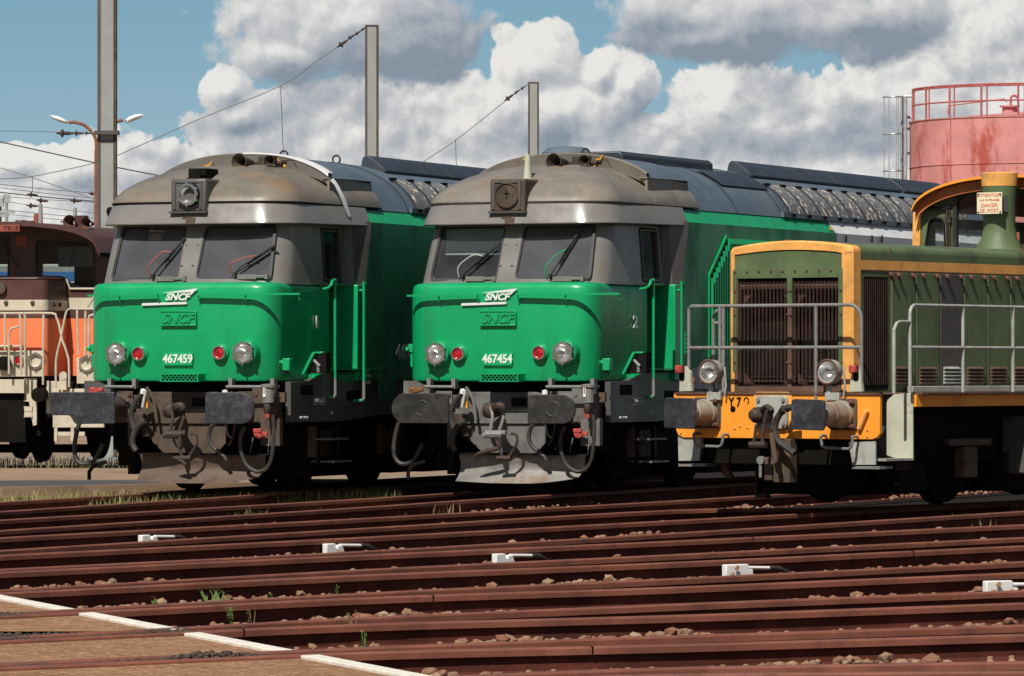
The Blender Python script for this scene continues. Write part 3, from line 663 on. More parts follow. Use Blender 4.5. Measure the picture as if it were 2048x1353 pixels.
def green_loco(fr, label, A):
    rt = empty('locomotive', (fr.X, fr.Y, .04), -math.degrees(fr.a), label, 'locomotive', 'green and grey diesel locomotives')
    fu = fr if A else fr     # own frame for own details
    Lb = 15.9
    crown = 'grey_brown' if A else 'grey_tan'
    # green nose
    W0 = 1.300; no = lambda i_, vf_, r_, z_: ring(outline(W0 - i_, vf_, r_, 1.80, .02, wb=1.29 - i_), z_)
    b = MB()
    b.loft([no(.05, .05, .27, 1.37), no(.01, .01, .30, 1.385), no(0, 0, .31, 1.42), no(0, 0, .31, 2.44),
            no(.004, .006, .31, 2.54), no(.018, .022, .31, 2.585), no(.045, .055, .31, 2.61), no(.12, .17, .31, 2.622), no(.2, .5, .31, 2.63)], False)
    b.build('nose', 'green', rt, smooth=50)
    # cab with window openings
    b = MB(); b.loft([ring(outline(1.30, .28, .34, 2.36, .05), 2.60), ring(outline(1.24, .56, .34, 2.36, .05), 3.42)], True, True)
    cab = b.build('cab', 'grey_cab', rt, smooth=0)
    b = MB(); b.loft([ring(outline(1.23, .36, .30, 2.28, .05), 2.4), ring(outline(1.17, .61, .30, 2.28, .05), 3.36)], True, True); inner = b.build('c', 'void')
    cut = [inner]
    def tilt(z): return .30 + (z - 2.62) * (.27 / .76)
    wins = [[(-1.075, 2.665), (-.125, 2.665), (-.095, 3.34), (-1.03, 3.34)], [(.115, 2.665), (1.13, 2.665), (1.10, 3.34), (.15, 3.34)]]
    for w in wins:
        b = MB(); b.front(round_poly(w, .07), -.2, 1.2); cut.append(b.build('c', 'void'))
    b = MB(); b.side(round_poly([(1.62, 2.64), (2.24, 2.64), (2.24, 3.34), (1.62, 3.34)], .06), .9, 1.6); cut.append(b.build('c', 'void'))
    b = MB(); b.side(round_poly([(1.62, 2.64), (2.24, 2.64), (2.24, 3.34), (1.62, 3.34)], .06), -1.6, -.9); cut.append(b.build('c', 'void'))
    for c in cut: c.parent = None
    cab.parent = None; boolean(cab, cut); cab.parent = rt
    # inside of the cab
    b = MB(); b.box2((-1.1, 2.2, 2.0), (1.1, 2.26, 3.35)); b.box2((-1.05, .9, 2.5), (1.05, 1.15, 2.78)); b.box2((.35, 1.5, 2.4), (.85, 1.62, 3.1)); b.box2((-.85, 1.5, 2.4), (-.35, 1.62, 3.05))
    b.build('cab_interior', 'void', rt)
    if not A:
        b = MB(); b.box2((-1.0, .62, 3.03), (-.13, .63, 3.32)); b.box2((-1.0, .60, 2.985), (-.13, .61, 3.01)); b.build('window_blind', 'blind', rt)
        b = MB(); b.side([(1.85, 3.30), (2.2, 3.30), (2.2, 2.92), (2.1, 2.92), (2.02, 3.16), (1.85, 3.22)], 1.0, 1.03); b.build('side_curtain', 'seatred', rt)
    else:
        b = MB(); b.side([(1.7, 3.28), (2.2, 3.28), (2.2, 2.98), (1.7, 2.98)], 1.0, 1.03); b.build('side_curtain', 'seatbr', rt)
        b = MB(); b.tube(smooth([(.30, .62, 3.32), (.36, .60, 3.05), (.52, .56, 2.8), (.60, .55, 2.72)], 4), .008, 5); b.build('inside_cord', 'black', rt)
    for w in wins:
        P3 = lambda p, d: (p[0], tilt(p[1]) - .045 * max(0, 1 - (p[0] / .85) ** 2) + d, p[1])
        rp = round_poly(w, .07); cx = sum(p[0] for p in rp) / len(rp); cz = sum(p[1] for p in rp) / len(rp)
        inn = [(cx + (p[0] - cx) * .955, cz + (p[1] - cz) * .94) for p in rp]; out = [(cx + (p[0] - cx) * 1.03, cz + (p[1] - cz) * 1.04) for p in rp]
        b = MB(); b.loft([[P3(p, -.002) for p in out], [P3(p, -.016) for p in out], [P3(p, -.018) for p in inn], [P3(p, .05) for p in inn]], True)
        o = b.build('windscreen', 'black', rt, smooth=30)
        b = MB(); b.add([P3(p, .012) for p in inn], [tuple(range(len(inn)))]); b.build('glass', 'glass3' if (not A and w is wins[0]) else 'glass', o, smooth=0)
    for s in (-1, 1):
        sw = round_poly([(1.64, 2.66), (2.22, 2.66), (2.22, 3.32), (1.64, 3.32)], .05)
        uz = lambda z: s * (1.30 - (z - 2.6) * .073)
        rp = [(v, z) for v, z in sw]; inn = [(1.93 + (v - 1.93) * .92, 2.99 + (z - 2.99) * .93) for v, z in rp]
        b = MB(); b.loft([[(uz(z) + s * .012, v, z) for v, z in rp], [(uz(z) + s * .012, v, z) for v, z in inn], [(uz(z) - s * .05, v, z) for v, z in inn]], True)
        o = b.build('side_window', 'skirt' if s > 0 else 'black', rt)
        b = MB(); b.add([(uz(z) - s * .03, v, z) for v, z in inn], [tuple(range(len(inn)))]); b.build('glass', 'glass2', o, smooth=0)
    # centre pillar details
    b = MB()
    for u, z in ((-.10, 2.82), (-.07, 3.08), (.06, 2.82), (.085, 3.08)): b.box((u, tilt(z) - .055, z), (.035, .02, .05))
    b.build('pillar_hinges', 'skirt', rt)
    # brow and crown
    b = MB(); zb = lambda v: 3.365 + .03 * min(1, max(0, (v - .4) / 2.4))
    def br(w, vf, r, z0, s=0.): return [(u, v, z0 + s * min(1, max(0, (v - .4) / 2.4))) for u, v in outline(w, vf, r, 2.86, .05, wb=w + .065)]
    b.loft([br(1.25, .50, .44, 3.372), br(1.365, .335, .50, 3.36, .03), br(1.370, .33, .50, 3.372, .03), br(1.29, .43, .47, 3.625, -.012), br(1.28, .44, .47, 3.64, -.012)])
    b.build('brow', 'grey_cab', rt, smooth=40)
    o1 = outline(1.295, .425, .47, 3.44, .05, wb=1.335); b = MB(); rings = []
    b.loft([ring(outline(1.303, .42, .47, 3.44, .05, wb=1.345), 3.628), ring(outline(1.303, .42, .47, 3.44, .05, wb=1.345), 3.645), ring(o1, 3.65)]); b.build('crown_rim', 'dark' if A else 'iron', rt)
    n = 14
    for k in range(n + 1):
        t = R(90 * k / n); rr = []
        for (u, v) in o1:
            cu = 0 if v > 2.12 else u * .12; cv = v if v > 2.12 else 2.12; q_ = min(1, max(0, (v - 2.0) / .6)); e_ = 1.28 - .28 * q_
            rr.append((cu + (u - cu) * math.cos(t), cv + (v - cv) * math.cos(t), 3.645 + .535 * math.sin(t) ** e_))
        rings.append(rr)
    b = MB(); b.loft(rings); b.build('crown', crown, rt, smooth=60)
    # arch at the head of the roof and its side steps
    us = [-1.2 + 2.4 * k / 30 for k in range(31)]; top = lambda u: RZ(u, 1.42, 3.62, .70, 2.25)
    b = MB(); b.loft([[(u, 2.04, RZ(u, 1.36, 3.63, .50, 2.2)) for u in us], [(u, 1.99, top(u)) for u in us], [(u, 2.0, top(u) + .012) for u in us], [(u, 2.10, top(u) + .012) for u in us], [(u, 2.12, RZ(u, 1.36, 3.6, .5)) for u in us]])
    b.build('roof_arch', crown if not A else ['grey_cab'][0], rt, smooth=35)
    if A:   # peeled pale paint along the arch's edge
        b = MB(); b.loft([[(u, 1.985, top(u) - .004 - .07 * max(0, (u - .55)) * .6) for u in us[15:]], [(u, 1.985, top(u) + .018) for u in us[15:]], [(u, 2.14, top(u) + .020) for u in us[15:]]]); b.build('pale_edge', 'white', rt)
        b = MB(); pr_ = [(1.20, 2.02), (1.27, 2.05), (1.345, 2.12), (1.39, 2.20)]
        b.add([(1.19, 2.0, 3.99), (1.22, 2.12, 3.99), (1.275, 2.02, 3.90), (1.285, 2.13, 3.90), (1.352, 2.06, 3.72), (1.355, 2.20, 3.72), (1.372, 2.12, 3.60), (1.378, 2.26, 3.58), (1.398, 2.18, 3.50), (1.398, 2.27, 3.49)], [(0, 1, 3, 2), (2, 3, 5, 4), (4, 5, 7, 6), (6, 7, 9, 8)]); b.build('pale_streak', 'white', rt)
    for s in (-1, 1):
        b = MB(); b.side([(2.02, 3.80), (2.02, 3.985), (3.38, 3.95), (3.48, 3.80)], s * 1.17, s * 1.205); b.side([(2.0, 3.985), (2.0, 4.0), (3.40, 3.965), (3.38, 3.95)], s * 1.10, s * 1.215); b.build('roof_step', crown, rt)
    # main roof
    us = [-1.312 + 2.624 * k / 40 for k in range(41)]; rff = lambda u: RZ(u, 1.335, 3.61, .695, 2.35); rfw = lambda u: RZ(u, 1.345, 3.42, .89, 2.0)
    u2 = [u for u in us if abs(u) < 1.19]
    b = MB(); b.loft([[(u, v, rff(u) + .002) for u in u2] for v in (2.1, 2.8, 3.46)]); b.loft([[(u, 3.46, rff(u) + .002) for u in u2], [(u, 3.50, rfw(u) - .01) for u in u2]]); b.build('roof_front', 'slate', rt, smooth=60)
    b = MB(); b.loft([[(u, v, rfw(u)) for u in us] for v in (3.38, 6, 10, Lb)]); b.add([(u, Lb, rfw(u)) for u in us], [tuple(range(len(us)))]); b.build('roof', 'slate', rt, smooth=60)
    # roof seams, hatch box, deflectors, lifting rings
    for v in ((4.9, 6.62) if not A else (4.45,)):
        b = MB(); b.loft([[(u, v, rfw(u) + .002) for u in us], [(u, v, rfw(u) + .012) for u in us], [(u, v + .03, rfw(u) + .012) for u in us], [(u, v + .03, rfw(u) + .002) for u in us]]); b.build('roof_seam', 'slate_dk', rt)
    if not A:
        b = MB(); b.prism([(-.5, 4.2), (-.5, 4.34), (-.44, 4.385), (.44, 4.385), (.5, 4.34), (.5, 4.2)], lambda p, d: (p[0], d, p[1]), 2.9, 6.1); b.build('roof_hatch', 'slate_dk', rt, bev=.02)
        b = MB(); b.lathe((-.35, 3.0, 4.28), (0, 0, 1), [(0, .34), (.10, .33), (.17, .24), (.19, .0)], 24); b.build('roof_dome', 'slate', rt)
        b = MB(); b.loft([[(u, 5.0 + .1 * abs(u - .9), rfw(u) + .03) for u in us if .62 < u < 1.1], [(u, 6.8, rfw(u) + .03) for u in us if .62 < u < 1.1]]); b.build('roof_patch', 'slate_dk', rt)
    rings_at = ((.05, 2.7), (.3, 6.35)) if not A else ((.0, 3.3), (.2, 4.6))
    for u, v in rings_at:
        b = MB(); b.tube([(u + .055 * math.cos(R(t)), v, rfw(u) + .05 + .055 * math.sin(R(t))) for t in range(0, 361, 30)], .014, 6); b.build('lifting_ring', 'iron', rt)
    for v0, v1 in (((7.0, 13.3), (13.4, 15.7)) if not A else ((5.1, 10.9), (11.0, 15.2))):
        b = MB(); pr2 = [(.34, 4.25), (.37, 4.39), (.42, 4.425), (.50, 4.39), (.58, 4.335), (.66, 4.27), (.72, 4.215), (.68, 4.17), (.5, 4.22)]
        b.front(pr2, v0, v1); b.build('roof_deflector', 'slate_dk', rt, bev=.01)
    # louvre panels on the roof slope
    nv = 13 if not A else 10; v0 = 6.95 if not A else 4.75; dv = .62; ul = [.93, .99, 1.05, 1.10, 1.15, 1.19, 1.23, 1.265, 1.30]
    for s in ((1, -1) if not A else (1,)):
        for k in range(nv if s > 0 else 1):
            a = v0 + dv * k; b = MB(); n = 18
            for j in range(n):
                va = a + .03 + (dv - .06) * j / n
                b.loft([[(s * u, va, rfw(u) + .008) for u in ul], [(s * u, va + .010, rfw(u) + .026) for u in ul], [(s * u, va + .022, rfw(u) + .008) for u in ul]])
            b.loft([[(s * u, a + .02, rfw(u) + .006) for u in ul], [(s * u, a + dv - .02, rfw(u) + .006) for u in ul]])
            o = b.build('roof_louvre', 'flake', rt, smooth=0)
            b = MB(); b.loft([[(s * u, a - .02, rfw(u) + q) for u in ul] for q in (.0, .035)] + [[(s * u, a + .02, rfw(u) + q) for u in ul] for q in (.035, .0)]); b.build('louvre_rib', 'slate_dk', o)
            b = MB(); b.box((s * 1.335, a + .02, 3.65), (.05, .12, .045)); b.build('louvre_latch', 'dark', o); b = MB(); b.box((s * .95, a + .02, rfw(.95) + .035), (.05, .16, .03)); b.build('louvre_latch', 'dark', o)
    b = MB(); b.box2((1.30, 6.6 if not A else 4.5, 3.615), (1.345, Lb - .1, 3.68)); b.build('roof_gutter', 'slate', rt)
    # slanted upper band and body side
    for s in (1, -1):
        def band(v0, v1, m, nm, tl=0.):
            b = MB(); b.loft([[(s * 1.452, v0, 3.42), (s * 1.452, v1, 3.42)], [(s * 1.30, v0 + tl, 3.612), (s * 1.30, v1 + tl * 0, 3.612)], [(s * 1.2, v0 + tl, 3.60), (s * 1.2, v1, 3.60)]]); b.build(nm, m, rt, smooth=20)
        band(2.82, 8.42, 'green', 'upper_band', .06); band(8.42, Lb, 'white' if not A else 'green', 'upper_band')
        def wall(poly, m, nm, u=1.452):
            b = MB(); b.side(poly, s * (u - .05), s * u); b.build(nm, m, rt, smooth=20)
        wall([(2.62, 1.38), (8.42, 1.38), (8.42, 3.44), (2.84, 3.44), (2.62, 2.62)], 'green2', 'body_side')
        wall([(8.42, 1.38), (Lb, 1.38), (Lb, 3.44), (8.42, 3.44)], 'white' if not A else 'green2', 'body_side')
        b = MB(); b.add([(s * 1.30, 2.34, 2.6), (s * 1.40, 2.40, 2.6), (s * 1.452, 2.62, 2.62), (s * 1.452, 2.84, 3.44), (s * 1.34, 2.42, 3.44), (s * 1.25, 2.34, 3.44)], [(0, 1, 4, 5), (1, 2, 3, 4)])
        b.build('cab_flare', 'skirt', rt, smooth=0)
        b = MB(); b.side([(2.62, 1.38), (2.62, 2.62), (2.36, 2.62), (2.36, 1.38)], s * 1.02, s * 1.452) ; b.build('door_pillar', 'green', rt, smooth=20, bev=.01)
        # door set in the side, catching the light
        b = MB(); b.box2((s * 1.0, 1.72, 1.40), (s * 1.03, 2.4, 2.61)); b.box2((s * 1.0, 1.78, 2.61), (s * 1.33, 2.4, 2.63))
        o = b.build('door', 'green', rt, smooth=0)
        b = MB(); b.box2((s * 1.03, 1.80, 1.49), (s * 1.45, 2.36, 1.515)); b.build('door_sill', 'dark', o)
        # side ridge and lower skirt with its hand holes
        b = MB(); b.side([(.95, 1.42), (1.5, 1.52), (Lb, 1.52), (Lb, 1.535), (1.48, 1.535), (.95, 1.435)], s * 1.40, s * 1.462); b.build('side_ridge', 'green', rt)
        b = MB(); b.side([(.32, .86), (.32, 1.37), (.9, 1.38), (1.30, 1.48), (1.85, 1.50), (1.85, 1.375), (3.9, 1.375), (5.6, 1.375), (5.6, 1.05), (3.4, .93), (1.9, .86)], s * 1.33, s * 1.405)
        b.side([(5.6, 1.05), (5.6, 1.375), (Lb, 1.375), (Lb, 1.05)], s * 1.33, s * 1.405)
        sk = b.build('side_skirt', 'skirt', rt, smooth=20)
        b = MB(); b.side(rrect(.62, 1.02, 1.20, 1.33, .03), s * 1.3, s * 1.409); b.build('skirt_opening', 'dark', sk); b = MB(); b.side(rrect(2.1, 2.55, 1.12, 1.25, .03), s * 1.3, s * 1.409); b.build('skirt_opening', 'dark', sk)
    for s in (-1, 1): b = MB(); b.box2((s * 1.25, 1.1, 1.37), (s * 1.40, 2.65, 1.50)); b.build('sill_panel', 'green2', rt)
    b = MB(); b.box2((-1.4, Lb, .9), (1.4, Lb + .03, 3.6)); b.build('rear_wall', 'green2', rt)
    # small white plates and writing on the skirt
    Ts = lambda s_, x, y, h, m_, nm='lettering', u=1.412, **k: text(s_, h, m_, rt, (u, *T.sp(x, y, u)), 'side', name=nm, **k)
    v, z = T.sp(1277, 803, 1.41); b = MB(); b.side(rrect(v - .18, v + .18, z - .045, z + .045, .01), 1.40, 1.409); b.build('maker_plate', 'skirt', rt)
    b = MB()
    for q in ((v - .18, v + .18, z + .038, z + .045), (v - .18, v + .18, z - .045, z - .038), (v - .18, v - .172, z - .045, z + .045), (v + .172, v + .18, z - .045, z + .045)): b.box2((1.408, q[0], q[2]), (1.413, q[1], q[3]))
    b.build('plate_border', 'grey_let', rt)
    text('Nevers' if not A else 'LYRAUX', .05, 'grey_let', rt, (1.412, v, z), 'side', name='plate_lettering')
    text('017700403-4' if not A else '017700453-1', .032, 'white_clean', rt, (1.412, .72, .915), 'side', name='small_number')
    text('- /\\ -', .05, 'grey_let', rt, (1.412, T.sp(1300, 833, 1.41)[0], .97), 'side', name='jack_mark')
    # number painted on the cab corner
    text('2' if not A else '1', .15, 'white_clean', rt, (1.313, 1.36, 2.12), 'side', bold=.008, sx=1.5, name='cab_number')
    # roof lamp box
    b = MB(); b.box2((-.245, .30, 3.515), (.245, 1.15, 3.935)); bx_ = b.build('roof_lamp_box', 'skirt' if A else 'brownfr', rt, bev=.025)
    b = MB()
    for q in (((-.205, -.175), (3.55, 3.9)), ((.155, .185), (3.55, 3.9))): b.box2((q[0][0], .285, q[1][0]), (q[0][1], .302, q[1][1]))
    b.box2((-.205, .287, 3.885), (.185, .302, 3.905)); b.box2((-.26, .27, 3.50), (.26, .34, 3.525)); b.build('box_frame', 'skirt', bx_)
    if A: lamp(rt, .015, .30, 3.735, .135, 'white', 'dark', .155, .03, 'roof_headlamp')
    else:
        b = MB(); b.lathe((-.005, .30, 3.725), (0, -1, 0), [(0, .162), (.025, .162), (.03, .15), (.012, .145), (.012, 0)], 32); b.build('blanking_disc', 'brownfr', bx_)
        b = MB(); b.box((-.005, .283, 3.735), (.012, .006, .12)); b.box((-.005, .283, 3.75), (.08, .006, .012)); b.build('chalk_cross', 'dark', bx_)
    b = MB(); b.box2((-.08, .30, 3.41), (.06, .45, 3.455)); b.box2((-.03, .28, 3.36), (.10, .40, 3.44)); b.build('brow_bracket', 'brownfr', rt)
    if A:
        b = MB(); b.box2((-.15, .62, 3.93), (.10, 1.0, 4.08)); b.box2((-.17, .60, 3.93), (.13, .64, 3.96)); b.box2((.02, .58, 3.98), (.12, .62, 4.05)); b.build('roof_connector_box', 'dark', rt, bev=.01)
    else:
        b = MB(); b.lathe((.06, .80, 3.93), (0, 0, 1), [(0, .10), (.025, .10), (.03, .055), (.33, .033), (.335, 0)], 16); b.build('antenna', 'cream', rt)
    # horns before the arch
    hz = 4.285
    b = MB(); hx = fr.fp(484 if A else 1113, 325, 1.5)[0]; hz = fr.fp(484 if A else 1113, 324, 1.5)[1]
    b.lathe((hx, 1.80, hz), (-.10, -1, 0), [(0, .025), (.10, .03), (.20, .045), (.28, .075), (.33, .105), (.325, .112), (.26, .08), (.0, .04)], 20); b.build('horn', 'brownfr' if A else 'iron', rt)
    mv = Matrix.Translation((hx + .20, 0, 0))
    b = MB(); b.lathe((.14, 1.80, hz + .01), (.1, -1, 0), [(0, .015), (.12, .02), (.20, .035), (.26, .07), (.25, .075), (.15, .04)], 16); b.tube([(-.24, 1.9, hz), (.25, 1.9, hz)], .02, 8); b.box((-.02, 1.9, hz - .06), (.05, .06, .14)); b.box((.12, 1.9, hz - .06), (.04, .05, .12))
    b.tube([(.2, 1.86, hz + .02), (.36, 1.84, hz + .03), (.42, 1.84, hz - .07)], .008, 6); b.box((.05, 1.85, hz + .04), (.14, .09, .08)); b.box((-.06, 1.84, hz + .01), (.09, .09, .13)); b.lathe((.18, 1.82, hz - .01), (1, 0, 0), [(-.05, .03), (.05, .03)], 12, True); b.v = [tuple(mv @ Vector(q_)) for q_ in b.v]; b.build('horn_valves', 'iron', rt)
    # yellow lightning marks on the arch
    def bolt(u0, z0, s):
        b = MB(); b.front([(u0, z0), (u0 + s * .035, z0 + .0), (u0 + s * .06, z0 + .075), (u0 + s * .10, z0 + .07), (u0 + s * .155, z0 + .155), (u0 + s * .085, z0 + .095), (u0 + s * .05, z0 + .10)], 1.975, 1.985); b.build('lightning_mark', 'yel', rt)
    if A: bolt(-.58, 4.09, 1); bolt(.62, 4.12, -1)
    else: bolt(.46, 4.15, 1); b = MB(); b.box((-.5, 1.98, 4.26), (.05, .008, .03)); b.build('lightning_mark', 'yel', rt)
    # left mirror ear under the brow
    b = MB(); b.front(round_poly([(-1.40, 3.40), (-1.28, 3.38), (-1.25, 3.60), (-1.44, 3.62), (-1.47, 3.56)], .04), .95, 1.15); b.build('side_mirror', 'dark', rt)
    # front handrails
    for nm, pts, posts in (('l', [(815, 592), (955, 591)], (877, 955)), ('r', [(1035, 589), (1130, 587), (1241, 590)], (1035, 1130, 1238))):
        b = MB(); vr = -.085
        P_ = [Vector(T.F3(x, y, vr)) for x, y in pts]; zz = sum(p.z for p in P_) / len(P_)
        for p in P_: p.z = zz
        b.box(((P_[0].x + P_[-1].x) / 2, vr, zz), (abs(P_[-1].x - P_[0].x), .045, .024))
        for x in posts:
            u = T.fp(x, 590, vr)[0]; b.tube([(u, vr + .01, zz), (u, vr + .02, zz - .07), (u, .02, zz - .075)], .010, 6)
        b.build('front_handrail', 'green', rt)
    # lamps
    for x, y in ((870, 708), (1125, 706)):
        u, z = T.fp(x, y, -.14); lamp(rt, u, .02, z, .133, 'white', 'green', .172, .12, 'headlamp')
    for x, y in ((915, 708), (1077, 706)):
        u, z = T.fp(x, y, -.08); lamp(rt, u, .02, z, .088, 'red', 'green', .115, .06, 'tail_lamp')
    # number plate, badge, logo
    u, z = T.fp(995, 718, -.05); b = MB(); b.front(rrect(u - .20, u + .20, z - .085, z + .075, .015), -.055, -.02); pl = b.build('number_plate', 'green', rt, bev=.004)
    text('467459' if A else '467454', .105, 'white_clean', rt, (u, -.058, z - .005), bold=.004, sx=.92, name='number')
    u, z = T.fp(996, 637, -.05); b = MB(); b.front(rrect(u - .255, u + .245, z - .09, z + .09, .03), -.052, -.02); b.build('badge', 'green', rt, bev=.006)
    b = MB()
    for q in ((u - .255, u + .245, z - .095, z - .08), (u - .25, u + .245, z + .08, z + .092), (u + .232, u + .247, z - .08, z + .08)): b.box2((q[0], -.062, q[2]), (q[1], -.05, q[3]))
    b.build('badge_border', 'green', rt, bev=.003)
    text('SNCF', .115, 'green', rt, (u - .01, -.056, z - .005), ext=.010, bold=.004, shear=.32, sx=1.08, name='embossed_letters')
    text('SNCF', .115, 'green2', rt, (u - .016, -.055, z - .010), ext=.003, bold=.008, shear=.32, sx=1.08, name='letter_shadow_edge')
    def fpoly(pp, v0=-.046, v1=-.042): return [T.fp(x, y, v0) for x, y in pp]
    b = MB(); cv = lambda x, y: (780 + x / 2.926, 280 + y / 2.926)
    b.front(fpoly([cv(535, 896), cv(745, 869), cv(706, 908), cv(703, 893)]), -.047, -.040); b.front(fpoly([cv(418, 957), cv(683, 948), cv(679, 962), cv(416, 971)]), -.047, -.038); b.build('logo_arrow', 'white_clean', rt, smooth=0)
    u, z = T.fp(*cv(624, 921), -.046); text('SNCF', .080, 'white_clean', rt, (u, -.046, z), bold=.0045, shear=.32, sx=1.18, name='logo_letters')
    # mesh step under the number
    ua, za = T.fp(964, 748, -.2); ub, zb_ = T.fp(1037, 762, -.2)
    b = MB(); z1 = za; z0 = za - .10
    b.box2((ua, -.24, z1 - .012), (ub, -.02, z1)); 
    for u in (ua, ub): b.box2((u - .008, -.24, z0), (u + .008, -.02, z1))
    b.box2((ua, -.24, z0), (ub, -.225, z0 + .012))
    for k in range(9):
        u = ua + (ub - ua) * (k + .5) / 9
        for s in (-1, 1): b.tube([(u - s * .05, -.232, z0), (u + s * .05, -.232, z1)], .005, 4)
    b.tube([(ua + .03, -.2, z1), (ua + .03, -.2, z1 + .05)], .008, 5); b.tube([(ub - .03, -.2, z1), (ub - .03, -.2, z1 + .05)], .008, 5)
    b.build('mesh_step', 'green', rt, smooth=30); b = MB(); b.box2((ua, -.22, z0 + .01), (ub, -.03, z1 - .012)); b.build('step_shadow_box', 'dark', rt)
    # bracket, lever bracket at the right corner; bracket at the left corner
    u, z = T.fp(1210, 728, -.08)
    b = MB(); b.box2((u - .04, -.08, z - .09), (u + .06, .03, z + .07)); b.box2((u - .09, -.07, z - .0), (u - .03, -.04, z + .04)); b.build('lamp_bracket', 'green', rt, bev=.012); b = MB(); b.box2((u - .035, -.085, z - .12), (u + .03, -.03, z - .08)); b.build('bracket_slot', 'dark', rt)
    b = MB(); b.front([(u + .185, z - .13), (u + .225, z - .13), (u + .37, z + .14), (u + .33, z + .14)], .0, .22); b.box2((u + .33, .05, z + .125), (u + .45, .14, z + .15)); b.build('jumper_bracket', 'green', rt, bev=.006)
    b = MB(); b.front([(u + .25, z - .12), (u + .50, z - .12), (u + .50, z + .14), (u + .42, z + .14)], .06, .2); b.build('jumper_recess', 'dark', rt); b = MB(); b.box((u + .40, .05, z - .06), (.035, .03, .09)); b.tube([(u + .33, .05, z + .05), (u + .42, .04, z - .03)], .02, 6); b.build('jumper_catch', 'gpipe', rt)
    b = MB(); b.box2((-1.38, .28, 1.74), (-1.27, .38, 1.85)); b.box2((-1.36, .30, 1.55), (-1.31, .34, 1.74)); b.box2((-1.41, .25, 1.76), (-1.36, .32, 1.81)); b.build('lamp_bracket', 'green', rt, bev=.01)
    # door grab poles
    for xa, yt, yb_, uu in ((1307, 566, 790, 1.47), (1363, 572, 797, 1.53)):
        v, zt = T.sp(xa, yt, uu); _, zb2 = T.sp(xa, yb_, uu); s0 = -1 if xa < 1350 else 0
        pts = [(uu, v, zb2 - .02), (uu, v, zt - .05), (uu, v, zt - .01)] + ([(uu, v - .03, zt + .03), (uu, v - .09, zt + .02), (uu, v - .13, zt - .03), (uu - .05, v - .14, zt - .07), (1.34, v - .14, zt - .08)] if s0 else [(uu, v + .03, zt + .03), (uu, v + .07, zt + .0), (uu - .04, v + .07, zt - .05), (1.44, v + .06, zt - .06)])
        b = MB(); b.tube(smooth(pts, 4), .019, 8); b.tube([(uu, v, zb2 + .22), (uu, v, zb2), (uu - .02, v - .05, zb2 - .03), (1.40, v - .06, zb2 - .03)], .019, 8); b.build('grab_pole', 'green', rt)
        b = MB(); b.tube([(uu, v, zb2 + .21), (uu, v, zb2), (uu, v - .05, zb2 - .03)], .0205, 8); b.build('pole_foot', 'gpipe', rt)
    # side grille
    def S_(x, y): return T.sp(x, y, 1.452)
    if not A:
        g0, g1, g2 = 3.55, 4.15, 6.7
        b = MB(); b.side([(g0, 1.72), (g0, 2.75), (g1, 3.26), (g2, 3.26), (g2, 1.72)], 1.44, 1.455); gr = b.build('side_grille', 'dark', rt)
        b = MB(); v = g0 + .02
        while v < g2:
            zt = 2.71 + (v - g0) * (.51 / .6) if v < g1 else 3.26
            b.box2((1.453, v, 1.72), (1.50, v + .03, min(zt, 3.26))); v += .085
        b.build('grille_slats', 'green', gr)
        b = MB(); fr_ = [(g0 - .04, 1.68), (g0 - .04, 2.77), (g1 - .02, 3.30), (g2, 3.30), (g2, 3.26), (g1, 3.26), (g0, 2.75), (g0, 1.72), (g2, 1.72), (g2, 1.68)]; b.side(fr_, 1.45, 1.475); b.build('grille_frame', 'green2', gr)
        b = MB(); b.side([(2.68, 1.72), (2.95, 1.72), (2.95, 2.02), (2.68, 2.02)], 1.45, 1.46); 
        for k in range(5): b.box2((1.45, 2.70, 1.74 + .055 * k), (1.475, 2.93, 1.765 + .055 * k))
        b.build('small_vent', 'green2', rt)
        b = MB(); v, z = T.sp(1662, 452, 1.40); b.add([(1.419, v - .13, z - .06), (1.419, v + .06, z - .06), (1.383, v - .06, z + .0)], [(0, 1, 2)]); 
        b.v = [(1.458 - (p[2] - 3.44) * .632, p[1], p[2]) for p in b.v]; b.build('warning_triangle', 'yel', rt, smooth=0)
        for x in (1690, 1742, 1762):
            v, z = T.sp(x, 478, 1.46); b = MB(); b.tube([(1.475, v + .03 * math.cos(R(t)), z + .05 * math.sin(R(t))) for t in range(0, 361, 40)], .009, 5); b.build('side_ring', 'iron', rt)
        b = MB(); b.side([T.sp(1384, 736, 1.455), T.sp(1447, 736, 1.455), T.sp(1447, 778, 1.455), T.sp(1384, 778, 1.455)], 1.45, 1.46); bd = b.build('lettered_board', 'poster', rt)
        v, z = T.sp(1388, 762, 1.465); text('G', .09, 'signred', rt, (1.463, v + .04, z), 'side', name='board_letter'); v, z = T.sp(1403, 764, 1.465); text('N', .07, 'signred', rt, (1.463, v + .02, z), 'side', name='board_letter')
    else:
        v, z = fr.sp(792, 706, 1.455); text('467459', .20, 'grey_let', rt, (1.455, v, z), 'side', sx=1.25, bold=.004, align='LEFT', name='side_number')
        for i_, s_ in enumerate(('YEI ', 'HAES', '831')):
            v, z = fr.sp(732, (742, 752, 765)[i_], 1.457); text(s_, (.035, .035, .05)[i_], 'grey_let', rt, (1.456, v, z), 'side', align='LEFT', sx=1.5, name='small_text')
        b = MB(); b.side(rrect(3.05, 3.6, 1.12, 1.55, .12), 1.45, 1.462); b.build('filler_cover', 'green2', rt)
    # ------------------------------------------------ under the nose
    fm, plm = ('brownfr', 'plow_b') if A else ('greyfr', 'plow_g')
    b = MB(); b.box2((-1.22, .35, .95), (1.25, Lb - .3, 1.40)); b.build('underframe', 'dark', rt)
    b = MB(); b.box2((-1.28, .13, .86), (1.28, .36, 1.20)); b.build('buffer_beam', fm, rt, bev=.01)
